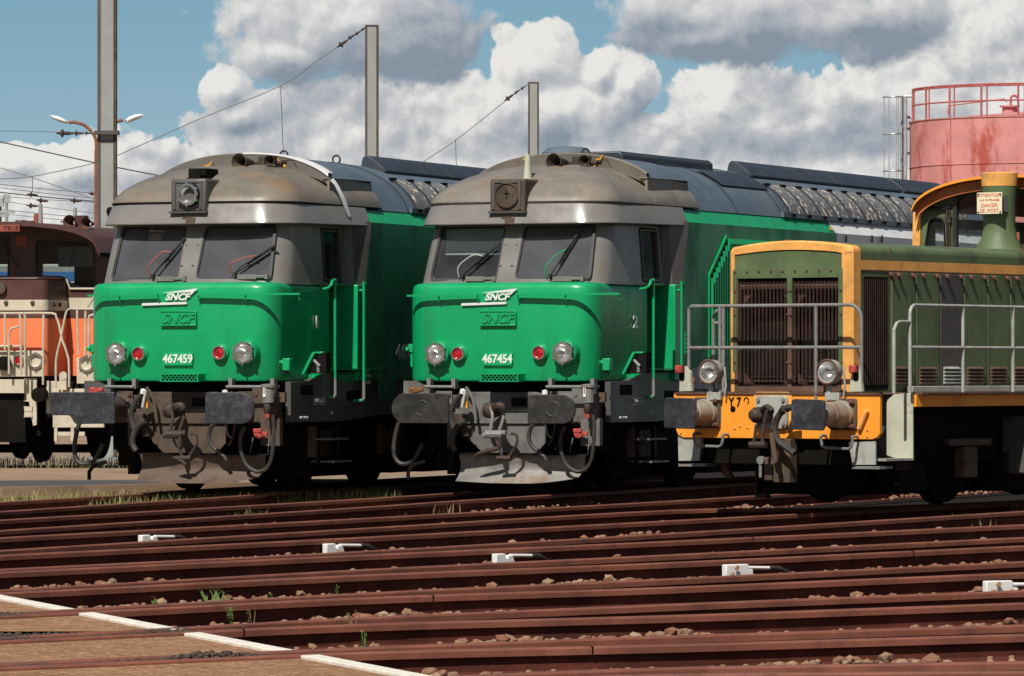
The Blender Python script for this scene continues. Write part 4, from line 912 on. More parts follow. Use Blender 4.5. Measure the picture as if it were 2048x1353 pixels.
    b = MB(); b.front(round_poly([(-.62, .84), (.62, .84), (.64, 1.20), (.50, 1.24), (-.50, 1.24), (-.64, 1.20)], .05), .09, .14); b.build('coupler_plate', fm, rt, bev=.006)
    b = MB(); b.front([(-.60, .84), (.60, .84), (.60, .60), (.42, .42), (-.20, .42), (-.60, .78)], .12, .17); b.build('apron', fm, rt)
    b = MB(); b.box2((.16, .06, 1.06), (.46, .15, 1.17)); b.build('coupler_slot', 'dark', rt)
    b = MB(); b.front([(-1.34, 1.38), (-1.34, 1.20), (-1.0, 1.16), (-.72, 1.05), (-.72, 1.12), (-1.1, 1.38)], .06, .14); b.build('corner_gusset', 'greyfr' if not A else 'skirt', rt)
    b = MB(); b.box2((.98, .08, .86), (1.30, .16, 1.30)); b.build('beam_end_panel', fm, rt, bev=.005)
    # plough
    b = MB(); rings = []; uP = T.fp(911, 935, -.2)[0]
    for k in range(25):
        t = k / 24; u = uP + (1.18 - uP) * t; fwd = -.22 + .10 * abs(t - .5) * 2
        zt = .475 - .02 * t; zb3 = .10 + .07 * max(0, (t - .62) / .38) ** 1.5 + .02 * max(0, (.3 - t) / .3)
        row = []
        for q in range(8):
            s = q / 7; row.append((u + (.05 * (1 - s) if t > .9 else 0), fwd + .13 * math.sin(math.pi * s * .8) - .10 * s * s * 1.6 + (.05 if s < .02 else 0), zt + (zb3 - zt) * s))
        rings.append(row)
    b.loft(rings); b.loft([[(x, y + .03, z) for x, y, z in r_] for r_ in rings]); b.build('snow_plough', plm, rt, smooth=60)
    b = MB(); b.box2((uP + .03, -.21, .455), (1.12, .05, .475)); b.box2((-.7, .0, .2), (-.6, .4, .95)); b.box2((.8, .0, .2), (.9, .4, .95)); b.build('plough_frame', 'dark', rt)
    # buffers
    if not A: bufs = [(783, 897, 787, 847, 'L', 'plate'), (1055, 1150, 790, 848, 'R', 'plate')]
    else: bufs = [(100, 228, 785, 847, 'W', 'tape'), (410, 508, 785, 848, 'R', 'tape')]
    for x0, x1, y0, y1, kind, m_ in bufs:
        vp = -.60; u0, z1 = fu.fp(x0, y0, vp); u1, _ = fu.fp(x1, y0, vp); _, z0 = fu.fp(x0, y1, vp)
        hz_ = (z1 - z0) / 2; cz = (z0 + z1) / 2
        if kind == 'W': poly = round_poly([(u0, z1), (u1, z1 + .005), (u1 + .01, z0), (u0 + .30 * (u1 - u0) + .08, z0 - .01), (u0 + .31 * (u1 - u0), z0 + .10), (u0, z0 + .10)], .035)
        else:
            poly = []
            er = hz_ * .95
            L_ = [(er, 1) if kind == 'L' else (.035, 0), (er, 1) if kind == 'R' else (.035, 0)]
            for cx, cy, a, r_ in ((u1, z1, 0, L_[1][0]), (u0, z1, 90, L_[0][0]), (u0, z0, 180, L_[0][0]), (u1, z0, 270, L_[1][0])):
                sx_ = -1 if cx == u1 else 1; sy_ = -1 if cy == z1 else 1
                for k in range(8): t = R(a + 90 * k / 7); poly.append((cx + sx_ * r_ + r_ * math.cos(t), cy + sy_ * r_ + r_ * math.sin(t)))
        uc = -.875 if kind in 'LW' else .875
        bf = MB(); bf.lathe((uc, .13, 1.05), (0, -1, 0), [(0, .17), (.04, .17), (.05, .135), (.40, .135), (.42, .10), (.70, .09)], 24); bo = bf.build('buffer', 'greyfr' if not A else 'brownfr', rt)
        bf = MB(); bf.front(poly, vp, vp + .035); bf.build('buffer_plate', m_, bo, bev=.008)
        bf = MB(); bf.box((uc, .11, 1.05), (.40, .04, .40)); 
        for a_ in (-.16, .16):
            for c_ in (-.16, .16): bf.lathe((uc + a_, .09, 1.05 + c_), (0, -1, 0), [(0, .025), (.025, .025)], 6, True)
        bf.build('buffer_base', fm, bo)
        if m_ == 'plate':
            bf = MB(); cx_ = (u0 + u1) / 2; bf.lathe((cx_ + .02, vp - .001, cz), (0, -1, 0), [(0, .105), (.003, .10), (.003, .085), (0, .08)], 28); bf.build('wear_ring', 'plate', bo)
    # grab bars above the buffers
    for xa, xb in ((850, 905), (1093, 1183)):
        ua, z = T.fp(xa, 774, -.12); ub, _ = T.fp(xb, 774, -.12)
        b = MB(); b.tube([(ua, .1, z), (ua, -.12, z), (ub, -.12, z), (ub, .1, z)], .020, 8); 
        for u in (ua + .04, ub): b.box((u, -.05, z + .04), (.05, .10, .13))
        b.build('shunter_bar', 'gpipe', rt)
    # screw coupling
    o3 = lambda x, y, v=-.35: T.F3(x, y, v)
    cm = 'iron'
    b = MB(); b.lathe(T.F3(985, 822, -.12), (-.5, -1, .1), [(-.12, .06), (.0, .10), (.09, .095), (.13, .05), (.14, .0)], 16)
    b.tube(smooth([T.F3(985, 822, -.1), T.F3(990, 816, -.32), T.F3(1001, 812, -.38), T.F3(1006, 820, -.36)], 4), [.05] * 12 + [.035], 8); b.build('drawhook', cm, rt)
    b = MB()
    for dx in (0, 22):
        b.tube(smooth([T.F3(982 + dx, 815, -.30), T.F3(985 + dx, 835, -.34), T.F3(980 + dx * .8, 865, -.36)], 4), .022, 8)
    b.tube([T.F3(967, 872, -.36), T.F3(1012, 866, -.36)], .036, 10); b.tube([T.F3(972, 869, -.36), T.F3(1005, 869, -.36)], .05, 8); b.build('coupling_links', 'gpipe' if not A else 'iron', rt)
    b = MB(); b.tube(smooth([T.F3(990, 872, -.36), T.F3(996, 890, -.37), T.F3(1003, 910, -.36), T.F3(1012, 918, -.36), T.F3(1024, 905, -.36), T.F3(1034, 885, -.36), T.F3(1032, 870, -.36), T.F3(1022, 868, -.36)], 4), .018, 8)
    b.tube([T.F3(994, 917, -.36), T.F3(1022, 917, -.36)], .032, 8); b.tube([T.F3(1000, 870, -.37), T.F3(1000, 895, -.37)], .028, 8); b.build('coupling_shackle', cm, rt)
    b = MB(); b.tube(smooth([T.F3(948, 915, -.36) if not A else T.F3(985, 915, -.36), T.F3(965, 905, -.37) if not A else T.F3(1000, 920, -.36), T.F3(998, 897, -.37) if not A else T.F3(1012, 930, -.36)], 3), [.012, .02, .03, .03, .03, .03, .022][:7], 8); b.build('coupling_handle', cm, rt)
    # hoses
    hoses = [('hose', [(798, 845), (793, 862), (788, 890), (790, 915), (803, 928), (822, 925), (835, 908), (845, 888)], .030, -.15, 'hose'),
             ('hose', [(923, 790), (912, 800), (903, 820), (902, 838), (908, 858), (916, 870)], .036, -.15, 'hose'),
             ('hose', [(930, 842), (916, 852), (906, 872), (905, 890), (912, 902)], .040, -.22, 'hose'),
             ('hose', [(1072, 845), (1062, 855), (1058, 875), (1064, 892), (1078, 905), (1088, 913), (1093, 922)], .028, -.25, 'hose'),
             ('hose', [(1130, 855), (1122, 872), (1122, 900), (1132, 928), (1152, 943), (1170, 940), (1182, 922), (1187, 890), (1188, 850), (1186, 830)], .026, -.28, 'hose'),
             ('brake_pipe', [(924, 785), (930, 783), (927, 800), (924, 815)], .018, -.18, 'whosed'),
             ('brake_pipe', [(932, 775), (946, 800), (952, 840)], .022, -.02, fm),
             ('brake_pipe', [(1092, 848), (1095, 868), (1103, 876)], .014, -.25, 'gpipe'), ('brake_pipe', [(1110, 848), (1108, 862), (1104, 880), (1096, 892)], .016, -.22, cm)]
    for nm, pp, r_, v_, m_ in hoses: tubepart(nm, [T.F3(x, y, v_) for x, y in pp], r_, m_, rt, 5)
    b = MB(); p = T.F3(925, 785, -.18); b.lathe(p, (.3, 0, 1), [(-.02, .0), (-.02, .035), (.03, .038), (.05, .0)], 10); b.lathe(T.F3(1090, 786, -.1), (0, 0, 1), [(-.02, .04), (.03, .038), (.04, .0)], 10); b.build('hose_cap', 'white_clean', rt)
    b = MB(); p = Vector(T.F3(918, 845, -.1)); b.box(p, (.14, .10, .22)); b.box(p + V(.1, 0, -.12), (.10, .08, .12)); b.tube([p + V(0, -.02, .1), p + V(.12, -.05, -.1)], .03, 8); b.build('cock_assembly', 'iron', rt, bev=.01)
    b = MB(); p = Vector(T.F3(930, 802, -.12)); b.box(p, (.03, .04, .12)); b.box(p + V(.03, 0, -.05), (.02, .04, .08)); b.build('yellow_handle', 'yel', rt)
    p = Vector(T.F3(1177, 788, -.12)); b = MB(); b.lathe(p - V(0, 0, .11), (0, 0, 1), [(0, .075), (.18, .078), (.19, .095), (.225, .095), (.23, .07), (.235, 0)], 20); o = b.build('electric_coupler', 'gpipe', rt)
    b = MB(); b.box(p + V(-.02, -.08, .02), (.035, .01, .12)); b.build('label_tag', 'white_clean', o); b = MB(); b.box(p + V(-.02, -.087, .035), (.015, .004, .06)); b.build('tag_print', 'redv', o)
    b = MB(); b.lathe(p - V(0, .03, .25), (0, 0, 1), [(0, .03), (.04, .05), (.10, .05), (.14, .03)], 12); b.build('coupler_neck', 'iron', rt); b = MB(); b.lathe(p - V(0, .03, .30), (0, 0, 1), [(0, .034), (.05, .036)], 12, True); b.build('red_collar', 'redv', rt)
    b = MB(); q = Vector(T.F3(1204, 795, .05)); b.box(q, (.10, .06, .12)); b.tube([p, q], .02, 6); b.build('bracket_arm', 'brownfr', rt)
    p = Vector(T.F3(1158, 868, -.05)); b = MB(); b.box(p + V(.12, .12, .02), (.26, .1, .34)); b.build('hose_panel', fm, rt)
    b = MB(); b.lathe(p, (.2, -1, 0), [(-.02, .03), (.02, .07), (.05, .06), (.06, .0)], 7); b.box(p + V(0, -.04, .04), (.11, .05, .05)); b.box(p + V(.08, -.01, 0), (.08, .04, .05)); b.build('red_valve', 'redv', rt, bev=.008)
    tubepart('catch_frame', [p + V(-.08, 0, -.05), p + V(-.13, 0, -.26), p + V(.12, 0, -.26), p + V(.14, 0, -.05)], .009, 'gpipe', rt, sm=False)
    p = Vector(T.F3(832, 782, -.3)); b = MB(); b.box(p, (.20, .05, .06), Matrix.Rotation(-.2, 3, 'Y')); b.box(p + V(-.05, 0, .02), (.08, .06, .05)); b.build('red_tag_rag', 'redv' if A else 'seatbr', rt, bev=.015)
    # steps at the side, below the door
    for yy, zz in ((0, .62), (1, .33)):
        b = MB(); b.box2((1.10, 1.55 + .1 * yy, zz), (1.42, 2.15 + .1 * yy, zz + .025)); b.build('cab_step', 'gpipe', rt)
    b = MB(); b.box2((1.2, 1.6, .3), (1.24, 1.63, .95)); b.box2((1.2, 2.15, .3), (1.24, 2.18, .95)); b.build('step_hanger', 'dark', rt)
    # bogies
    for vc in (3.1, 12.6):
        b = MB(); b.box2((-1.0, vc - 1.7, .50), (1.0, vc + 1.7, .78)); b.box2((-1.12, vc - 1.9, .35), (-.95, vc + 1.9, .80)); b.box2((.95, vc - 1.9, .35), (1.12, vc + 1.9, .80)); bg_ = b.build('bogie', 'dark', rt)
        for vv in (vc - 1.15, vc + 1.15):
            b = MB()
            for s in (-1, 1):
                b.lathe((s * .68, vv, .575), (s, 0, 0), [(0, .0), (0, .64), (.03, .64), (.035, .61), (.135, .605), (.135, .5), (.09, .48), (.09, .2), (.16, .16), (.16, 0)], 28)
            b.tube([(-.7, vv, .575), (.7, vv, .575)], .08, 10); b.build('wheelset', 'dark', bg_)
            for s in (-1, 1):
                b = MB(); b.box((s * 1.12, vv, .575), (.16, .8, .2)); b.box((s * 1.13, vv, .575), (.16, .36, .34)); b.tube([(s * 1.12, vv - .35, .4), (s * 1.12, vv - .35, .8)], .09, 8); b.tube([(s * 1.12, vv + .35, .4), (s * 1.12, vv + .35, .8)], .09, 8)
                b.build('axle_box', 'brownfr', bg_)
    b = MB(); b.box2((-1.2, 5.3, .14), (1.2, 10.5, 1.0)); b.build('fuel_tank', 'dark', rt, bev=.05)
    for q_ in ((1.2, 5.2), (10.5, 15)): b = MB(); b.box2((-.6, q_[0], .12), (.6, q_[1], .6)); b.build('traction_gear', 'dark', rt)
    for v_ in (1.35, 4.6): b = MB(); b.box2((.75, v_, .14), (1.0, v_ + .55, .5)); b.build('sand_box', 'dark', rt)
    b = MB(); b.box2((-1.05, .45, .30), (-.75, .8, .55)); b.box2((-1.1, .4, .5), (1.1, 1.2, .9)); b.build('brake_gear', 'dark', rt)
    b = MB(); p = T.F3(798, 900, 0); b.tube([(-1.15, .3, .35), (-1.28, .2, .30), (-1.34, .2, .22), (-1.34, .2, .12)], .025, 6); b.build('sand_pipe', 'dark', rt)
    # wipers
    ww = [((305, 552), (318, 535), (369, 476)), ((469, 548), (480, 535), (551, 490))] if A else [((925, 552), (935, 540), (1000, 486)), ((1100, 552), (1108, 540), (1160, 458))]
    for i_, w3 in enumerate(ww):
        def onw(x, y, d):
            vv = .4
            for _ in range(5):
                u, z = fr.fp(x, y, vv); vv = tilt(z) - .045 * max(0, 1 - (u / .85) ** 2) - d
            u, z = fr.fp(x, y, vv); return Vector((u, vv, z))
        a0, a1, a2 = (onw(x, y, .07) for x, y in w3)
        md = a1.lerp(a2, .62)
        b = MB(); b.tube([a0, a1, md], .011, 6); b.lathe(a0, (0, -1, 0), [(-.06, .022), (.02, .022), (.022, 0)], 8); wo_ = b.build('wiper', 'black', rt)
        b = MB(); q0 = a1.lerp(a2, .18); b.tube([q0 + V(0, .02, -.01), a2 + V(0, .02, 0)], .017, 6); b.build('wiper_blade', 'black', wo_)
        hc = ('redv' if A else ('whosed', 'green')[i_])
        tubepart('washer_hose', [a0 + V(-.05, 0, -.02), a0 + V(-.04, -.03, .12), a1.lerp(a2, .3) + V(-.05, -.03, .08 if i_ == 0 else .04), a1.lerp(a2, .5) + V(0, -.03, .0)], .008, hc, wo_, 5, 6)
        sl_ = onw(w3[0][0] + 25, w3[0][1] + 6, .045); b = MB(); b.box(sl_, (.26, .03, .06)); 
        for e in (-.10, 0, .10): b.lathe(sl_ + V(e, -.015, 0), (0, -1, 0), [(0, .009), (.008, 0.)], 6)
        b.tube([sl_ + V(.13, 0, 0), sl_ + V(.26, .01, 0)], .02, 6); b.box(sl_ + V(.27, 0, 0), (.04, .04, .06)); b.build('wiper_motor_cover', 'grey_cab', rt, bev=.004)
    return rt
green_loco(f454, 'green and grey diesel locomotive numbered 467454, in the middle of the photo', False)
green_loco(f459, 'green and grey diesel locomotive numbered 467459, with brown plough, left of its twin', True)
# ---------------------------------------------------------------- olive green and orange shunter at the right
def shunter():
    fr = fY
    rt = empty('shunting_locomotive', (fr.X, fr.Y, .04), -math.degrees(fr.a), 'olive green shunting locomotive with orange buffer beam and hood frame, at the right edge', 'locomotive')
    P3 = fr.F3
    HW = .79
    # buffer beam
    b = MB()
    poly = [(-1.30, 1.255), (1.32, 1.255), (1.32, .84), (1.29, .80), (1.22, .775), (-1.2, .775), (-1.27, .80), (-1.30, .86)]
    b.front(poly, .0, .05); b.build('buffer_beam', 'orange', rt, bev=.006)
    b = MB(); b.box2((-1.31, -.02, 1.255), (.93, .7, 1.275)); b.box2((.93, -.02, 1.255), (1.33, .05, 1.275)); b.box2((-1.3, .7, 1.255), (1.42, 8.6, 1.275)); b.build('footplate', 'rustf', rt)
    u, z = fr.fp(1469, 801, -.01); text('Y 7', .10, 'dark', rt, (u, -.003, z - .025), name='beam_lettering', sx=.8, ext=.003, bold=.004)
    b = MB(); b.tube([(u + .15 + .03 * math.cos(R(t)), -.004, z - .005 + .034 * math.sin(R(t))) for t in range(-60, 181, 30)], .006, 5); b.build('worn_digit', 'dark', rt)
    u, z = fr.fp(1466, 819, 0); b = MB(); b.lathe((u, .0, z), (0, -1, 0), [(.002, .035), (.003, 0)], 16); b.build('beam_hole', 'dark', rt)
    for x, y in ((1470, 857), (1480, 852), (1495, 855), (1362, 866), (1396, 854), (1396, 864), (1700, 860), (1735, 860), (1735, 873), (1712, 872)):
        u, z = fr.fp(x, y, 0); b = MB(); b.lathe((u, 0, z), (0, -1, 0), [(0, .014), (.012, .012), (.013, 0)], 6); b.build('rivet', 'oranged', rt)
    a, c = Vector(P3(1733, 822, -.03)), Vector(P3(1718, 858, -.03)); b = MB(); b.tube([a, c], .028, 8); b.tube([a, a + V(0, .04, 0)], .016, 6); b.tube([c, c + V(0, .04, 0)], .016, 6); b.build('beam_handle', 'oranged', rt)
    # buffers
    for x0, x1, y0, y1, uc in ((1329, 1391, 797, 857, -.875), (1583, 1649, 800, 860, .875)):
        u0, z1 = fr.fp(x0, y0, -.62); u1, z0 = fr.fp(x1, y1, -.62); cz = (z0 + z1) / 2
        b = MB(); b.lathe((uc, 0, cz), (0, -1, 0), [(0, .15), (.10, .15), (.11, .14), (.34, .13), (.35, .12), (.36, .125), (.52, .125), (.53, .10), (.60, .10)], 28); bo = b.build('buffer', mat('stained_pale_buffer_paint', (.30, .27, .21), .55, var=.2, vs=4, dirt=(.20, .075, .035), da=.95, ds=3.5, streak=2, bump=.1), rt)
        b = MB(); b.box2((uc - .17, -.04, cz - .17), (uc + .17, .0, cz + .17)); bb = b.build('buffer_base', 'brownfr', bo, bev=.03)
        for a_ in (-.13, .13):
            for c_ in (-.13, .13): b = MB(); b.lathe((uc + a_, -.045, cz + c_), (0, -1, 0), [(0, .03), (.03, .028), (.035, .015), (.06, .014)], 6, True); b.build('nut', 'ironr', bb)
        b = MB(); b.front(round_poly([(u0, z0), (u1, z0 - .01), (u1 + .01, z1), (u0 + .01, z1 + .01)], .04), -.64, -.60); b.build('buffer_plate', 'tape', bo, bev=.008)
    # coupler
    u, z = fr.fp(1547, 825, 0); b = MB(); b.front(rrect(u - .20, u + .20, z - .18, z + .18, .05), -.05, .0); cb = b.build('coupler_plate', 'lgrey', rt, bev=.01)
    b = MB(); b.front(rrect(u - .25, u + .24, z - .21, z + .22, .05), -.012, .0); b.build('plate_backing', 'oranged', cb, bev=.004)
    for a_ in (-.16, .16):
        for c_ in (-.13, .13): b = MB(); b.lathe((u + a_, -.05, z + c_), (0, -1, 0), [(0, .022), (.02, .02), (.021, 0)], 6); b.build('nut', 'gpipe', cb)
    b = MB(); b.lathe((u - .02, -.05, z - .03), (-.35, -1, 0), [(0, .06), (.10, .09), (.20, .085), (.25, .05), (.26, 0)], 16); b.tube(smooth([P3(1522, 822, -.2), P3(1533, 814, -.33), P3(1543, 820, -.35), P3(1541, 828, -.3)], 4), .03, 8); b.build('drawhook', 'iron', rt)
    b = MB()
    for pp in ([(1513, 850), (1509, 880), (1505, 893)], [(1534, 822), (1528, 850), (1524, 892)]): b.tube(smooth([P3(x, y, -.34) for x, y in pp], 4), .020, 8)
    b.tube([P3(1500, 890, -.34), P3(1532, 890, -.34)], .038, 8); b.build('coupling_links', 'iron', rt)
    b = MB(); b.tube(smooth([P3(1543, 866, -.3), P3(1547, 895, -.3), P3(1551, 922, -.3), P3(1545, 928, -.3)], 4), .03, 8); b.tube([P3(1548, 868, -.2), P3(1551, 915, -.2)], .045, 8); b.build('coupling_screw', 'brownfr', rt)
    b = MB(); p0 = P3(1546, 867, -.1); b.box2((P3(1546, 0, -.1)[0], -.1, fr.fp(1560, 966, -.1)[1]), (P3(1580, 0, -.1)[0], .05, fr.fp(1560, 878, -.1)[1])); b.box2((P3(1528, 0, -.12)[0], -.12, fr.fp(1560, 962, -.1)[1]), (P3(1546, 0, -.1)[0], .0, fr.fp(1560, 915, -.1)[1])); b.build('coupling_bracket', 'brownfr', rt, bev=.01)
    b = MB(); b.tube([P3(1521, 920, -.35), P3(1521, 955, -.35)], .018, 6); b.lathe(P3(1522, 921, -.35), (0, -1, 0), [(-.02, .045), (.02, .045)], 12, True); b.build('chain_end', 'gpipe', rt)
    tubepart('hose', [P3(x, y, -.25) for x, y in ((1588, 815), (1570, 818), (1556, 835), (1550, 858), (1556, 880), (1568, 892), (1582, 902), (1590, 907))], .036, 'hose', rt, 5)
    b = MB(); b.lathe(P3(1565, 822, -.26), (.7, -.3, .5), [(-.03, .04), (.04, .045)], 12, True); b.tube([P3(1566, 822, -.2), P3(1585, 815, -.1), P3(1600, 812, 0)], .032, 8); b.build('hose_fitting', 'iron', rt)
    # U handles and end steps below the beam
    for xa, xb, y0 in ((1388, 1446, 868), (1642, 1705, 872)):
        a, c = Vector(P3(xa, y0, -.12)), Vector(P3(xb, y0 + 2, -.12)); d = V(0, 0, -.13)
        b = MB(); b.tube(smooth([a + V(0, .1, 0), a, a + d * .3, a + d + V(.02, 0, .02), a + d + V(.06, 0, 0)], 3) + smooth([c + d + V(-.06, 0, 0), c + d + V(-.02, 0, .02), c + d * .3, c, c + V(0, .1, 0)], 3), .016, 8); b.build('shunter_handle', 'gpipe', rt)
    def flatp(nm, px, v0, v1, m_, **k):
        b = MB(); b.front([fr.fp(x, y, v0) for x, y in px], v0, v1); return b.build(nm, m_, rt, smooth=20, **k)
    flatp('step_plate', [(1356, 874), (1402, 878), (1398, 922), (1357, 922)], .02, .04, 'lgrey')
    flatp('step_plate', [(1415, 875), (1425, 876), (1424, 905), (1415, 905)], .3, .32, 'lgrey')
    flatp('step_plate', [(1697, 885), (1751, 883), (1751, 930), (1705, 930)], .02, .04, 'lgrey')
    b = MB(); b.box2((.95, .03, .46), (1.3, .3, .49)); b.build('foot_step', 'gpipe', rt)
    b = MB(); b.box2((-1.3, .05, .46), (-.95, .3, .49)); b.build('foot_step', 'gpipe', rt)
    for k in range(8): pass
    flatp('beam_bracket', [(1748, 862), (1765, 852), (1765, 860), (1752, 878)], .15, .2, 'lgrey')
    # cream side plate beside the step
    b = MB(); q = [fr.fp(x, y, .66) for x, y in ((1768, 905), (1764, 880), (1764, 840), (1775, 800), (1788, 789), (1825, 786), (1826, 920), (1790, 917), (1775, 912))]
    b.front(q, .66, .68); b.build('side_plate', 'cream', rt, smooth=20, bev=.004)
    b = MB(); b.box2((.9, .10, .545), (1.34, .66, .57)); b.build('step_board', 'lgrey', rt)
    b = MB(); 
    for k in range(5):
        v = .35 + k * .06; b.tube([(1.3, v, .53), (1.3, v + .08, .44)], .006, 4); b.tube([(1.3, v + .08, .53), (1.3, v, .44)], .006, 4)
    b.build('step_mesh', 'rustm', rt)
    # valance
    b = MB(); b.side([(.68, 1.25), (8.4, 1.25), (8.4, 1.12), (.68, 1.12)], 1.30, 1.36); b.build('valance', 'orange', rt, bev=.004)
    b = MB(); b.side([(.05, 1.25), (8.4, 1.25), (8.4, 1.12), (.05, 1.12)], -1.36, -1.30); b.build('valance', 'orange', rt)
    # underframe, wheels
    b = MB(); b.box2((-1.0, .1, .5), (1.0, 8.4, 1.25)); b.box2((-.6, .55, .16), (.6, 8.2, .6)); b.box2((.7, 3.1, .16), (1.1, 5.6, .6)); b.box2((.7, .9, .2), (1.0, 1.5, .6)); b.build('underframe', 'dark', rt)
    for vv in (2.2, 6.4):
        b = MB()
        for s in (-1, 1): b.lathe((s * .68, vv, .52), (s, 0, 0), [(0, 0), (0, .50), (.03, .50), (.04, .48), (.135, .47), (.135, .40), (.09, .40), (.09, .2), (.16, .15), (.16, 0)], 28)
        b.tube([(-.7, vv, .485), (.7, vv, .485)], .08); b.build('wheelset', 'dark', rt)
        for s in (-1, 1): b = MB(); b.box((s * 1.08, vv, .5), (.14, .3, .34)); b.box((s * 1.1, vv, .72), (.1, .9, .08)); b.build('axle_box', 'brownfr', rt, bev=.02)
    b = MB(); b.box2((1.0, 3.1, .35), (1.34, 4.4, 1.0)); b.build('side_tank', 'skirt', rt, bev=.03)
    b = MB(); b.lathe((-.75, .5, .62), (1, 0, 0), [(0, 0), (.02, .19), (.5, .21), (1.35, .21), (1.4, 0)], 24); b.build('air_tank', 'dark', rt)
    b = MB(); b.box2((-.85, .9, .1), (-.70, .98, .7)); b.build('guard_iron', 'iron', rt)
    flatp('rail_guard', [(1432, 900), (1440, 900), (1463, 955), (1458, 958), (1445, 950)], .3, .36, 'ironr')
    # ---- hood
    V0, V1 = .30, 5.1; ztop, crown = 2.86, .06
    def hsec(v, w=HW, dz=0., z0=1.28):
        r = .07; pts = [(-w, v, z0), (-w, v, ztop - r)]
        for k in range(1, 6): t = R(180 - 90 * k / 5); pts.append((-w + r + r * math.cos(t), v, ztop - r + r * math.sin(t) + dz))
        for k in range(1, 10): u = (-w + r) + 2 * (w - r) * k / 10; pts.append((u, v, ztop + dz + crown * (1 - (u / (w - r)) ** 2)))
        for k in range(0, 6): t = R(90 - 90 * k / 5); pts.append((w - r + r * math.cos(t), v, ztop - r + r * math.sin(t) + dz))
        pts += [(w, v, ztop - r), (w, v, z0)]; return pts
    b = MB(); b.loft([hsec(V0 + .06), hsec(V1)]); b.build('hood', 'sg', rt, smooth=40)
    # orange frame round the hood's face
    out = hsec(V0); inn = []
    iw, it = .655, 2.78
    n_ = len(out)
    for (u, v, z) in out: inn.append((max(-HW + .06, min(iw, u)), v, min(z, it + .045 * max(0, 1 - (u / .7) ** 2))))
    b = MB(); b.loft([hsec(V0 + .16, HW + .004, .004), hsec(V0 + .02, HW + .004, .004), hsec(V0, HW - .02, -.015)] + [[(p[0], V0, p[2]) for p in inn], [(p[0], V0 + .03, p[2]) for p in inn]]); b.build('hood_face_frame', 'oranged', rt, smooth=35)
    def cg(x, y): return (1320 + x / 2.332, 440 + y / 2.332)
    uL, zt = fr.fp(*cg(372, 240), V0); uR, zb_ = fr.fp(*cg(835, 790), V0)
    b = MB(); b.front([(-.74, zt), (.66, zt), (.66, 2.79), (.4, 2.82), (0, 2.83), (-.4, 2.82), (-.74, 2.79)], V0 + .015, V0 + .06); b.build('hood_face_panel', 'sg', rt)
    # radiator grilles
    b = MB(); b.box2((-.74, V0 + .35, 1.30), (.66, V0 + .37, zt)); gb = b.build('radiator', 'dark', rt)
    b = MB()
    zz = zt - .16
    b.tube([(-.70, V0 + .10, zz), (.64, V0 + .10, zz)], .05, 8); b.build('shutter_drum', 'rustf', gb); b = MB()
    for k in range(3): b.box2((-.72, V0 + .30, 1.34 + k * .05), (.64, V0 + .34, 1.355 + k * .05))
    for s0, s1 in ((-.68, -.06), (.02, .64)):
        b.front([(s0, 1.36), (s0 + .12, 1.36), (s0, 1.48)], V0 + .12, V0 + .14); b.front([(s1, 1.36), (s1 - .12, 1.36), (s1, 1.48)], V0 + .12, V0 + .14)
        b.front([(s0, zt - .24), (s0 + .12, zt - .24), (s0, zt - .36)], V0 + .12, V0 + .14); b.front([(s1, zt - .24), (s1 - .12, zt - .24), (s1, zt - .36)], V0 + .12, V0 + .14)
    b.build('shutter_gear', 'rustm', gb)
    gf = MB(); m0, m1 = fr.fp(*cg(594, 500), V0)[0], fr.fp(*cg(614, 500), V0)[0]
    gf.box2((-.745, V0 + .005, zt - .02), (.665, V0 + .05, zt + .02)); gf.box2((-.745, V0 + .005, 1.29), (-.69, V0 + .05, zt)); gf.box2((.615, V0 + .005, 1.29), (.665, V0 + .05, zt)); gf.box2((m0, V0 + .0, 1.29), (m1, V0 + .05, zt)); gf.box2((-.745, V0 + .003, 1.28), (.665, V0 + .05, 1.34))
    gfo = gf.build('grille_frame', 'rustf', rt); gf = MB(); gf.box2((m0 - .004, V0 - .003, 2.2), (m1 + .004, V0 + .03, zt)); gf.build('green_grille_edge', 'sg', gfo); gf = MB(); gf.box2((.612, V0 - .003, 1.5), (.668, V0 + .03, zt)); gf.build('green_grille_edge', 'sg', gfo)
    gf = MB(); gf.box2((-.745, V0 - .002, zt - .08), (.665, V0 + .03, zt + .022)); gf.box2((-.75, V0 - .003, 1.5), (-.70, V0 + .03, zt)); gf.build('green_grille_edge', 'sg', gfo)
    for (u, z) in [(-.72 + .155 * k, zt - .005) for k in range(9)] + [((m0 + m1) / 2 + e, zq) for zq in (2.38, 2.12, 1.86, 1.6) for e in (-.02, .02)] + [(.64, zq) for zq in (2.38, 2.12, 1.86, 1.6)] + [(-.72, zq) for zq in (2.38, 2.12, 1.86, 1.6)]:
        b = MB(); b.lathe((u, V0 - .002, z), (0, -1, 0), [(0, .016), (.012, .013), (.013, 0)], 8); b.build('bolt', 'rustf', gfo)
    def diamond(b, put, x0, x1, z0, z1, dx, dz, t):
        """expanded metal: zig-zag strands"""
        k = 0; x = x0
        n = int((z1 - z0) / dz)
        while x < x1:
            for s in (0, 1):
                for j in range(n):
                    xa = x + (dx * .5 if (j + s) % 2 else 0) ; xb = x + (dx * .5 if (j + 1 + s) % 2 else 0)
                    za, zb = z0 + j * dz, z0 + (j + 1) * dz
                    b.add([put(xa - t, za), put(xa + t, za), put(xb + t, zb), put(xb - t, zb)], [(0, 1, 2, 3)])
            x += dx * .5 * 2 * .5 * 2 * .5 * 2 if 0 else dx
    for u0, u1 in ((-.69, m0), (m1, .615)):
        b = MB(); diamond(b, lambda x, z: (x, V0 + .03, z), u0 + .01, u1 - .01, 1.34, zt - .08, .048, .020, .0034); b.build('grille_mesh', 'rustm2', rt, smooth=0)
    # side of the hood: seams, stripe, latches, louvres
    U = HW
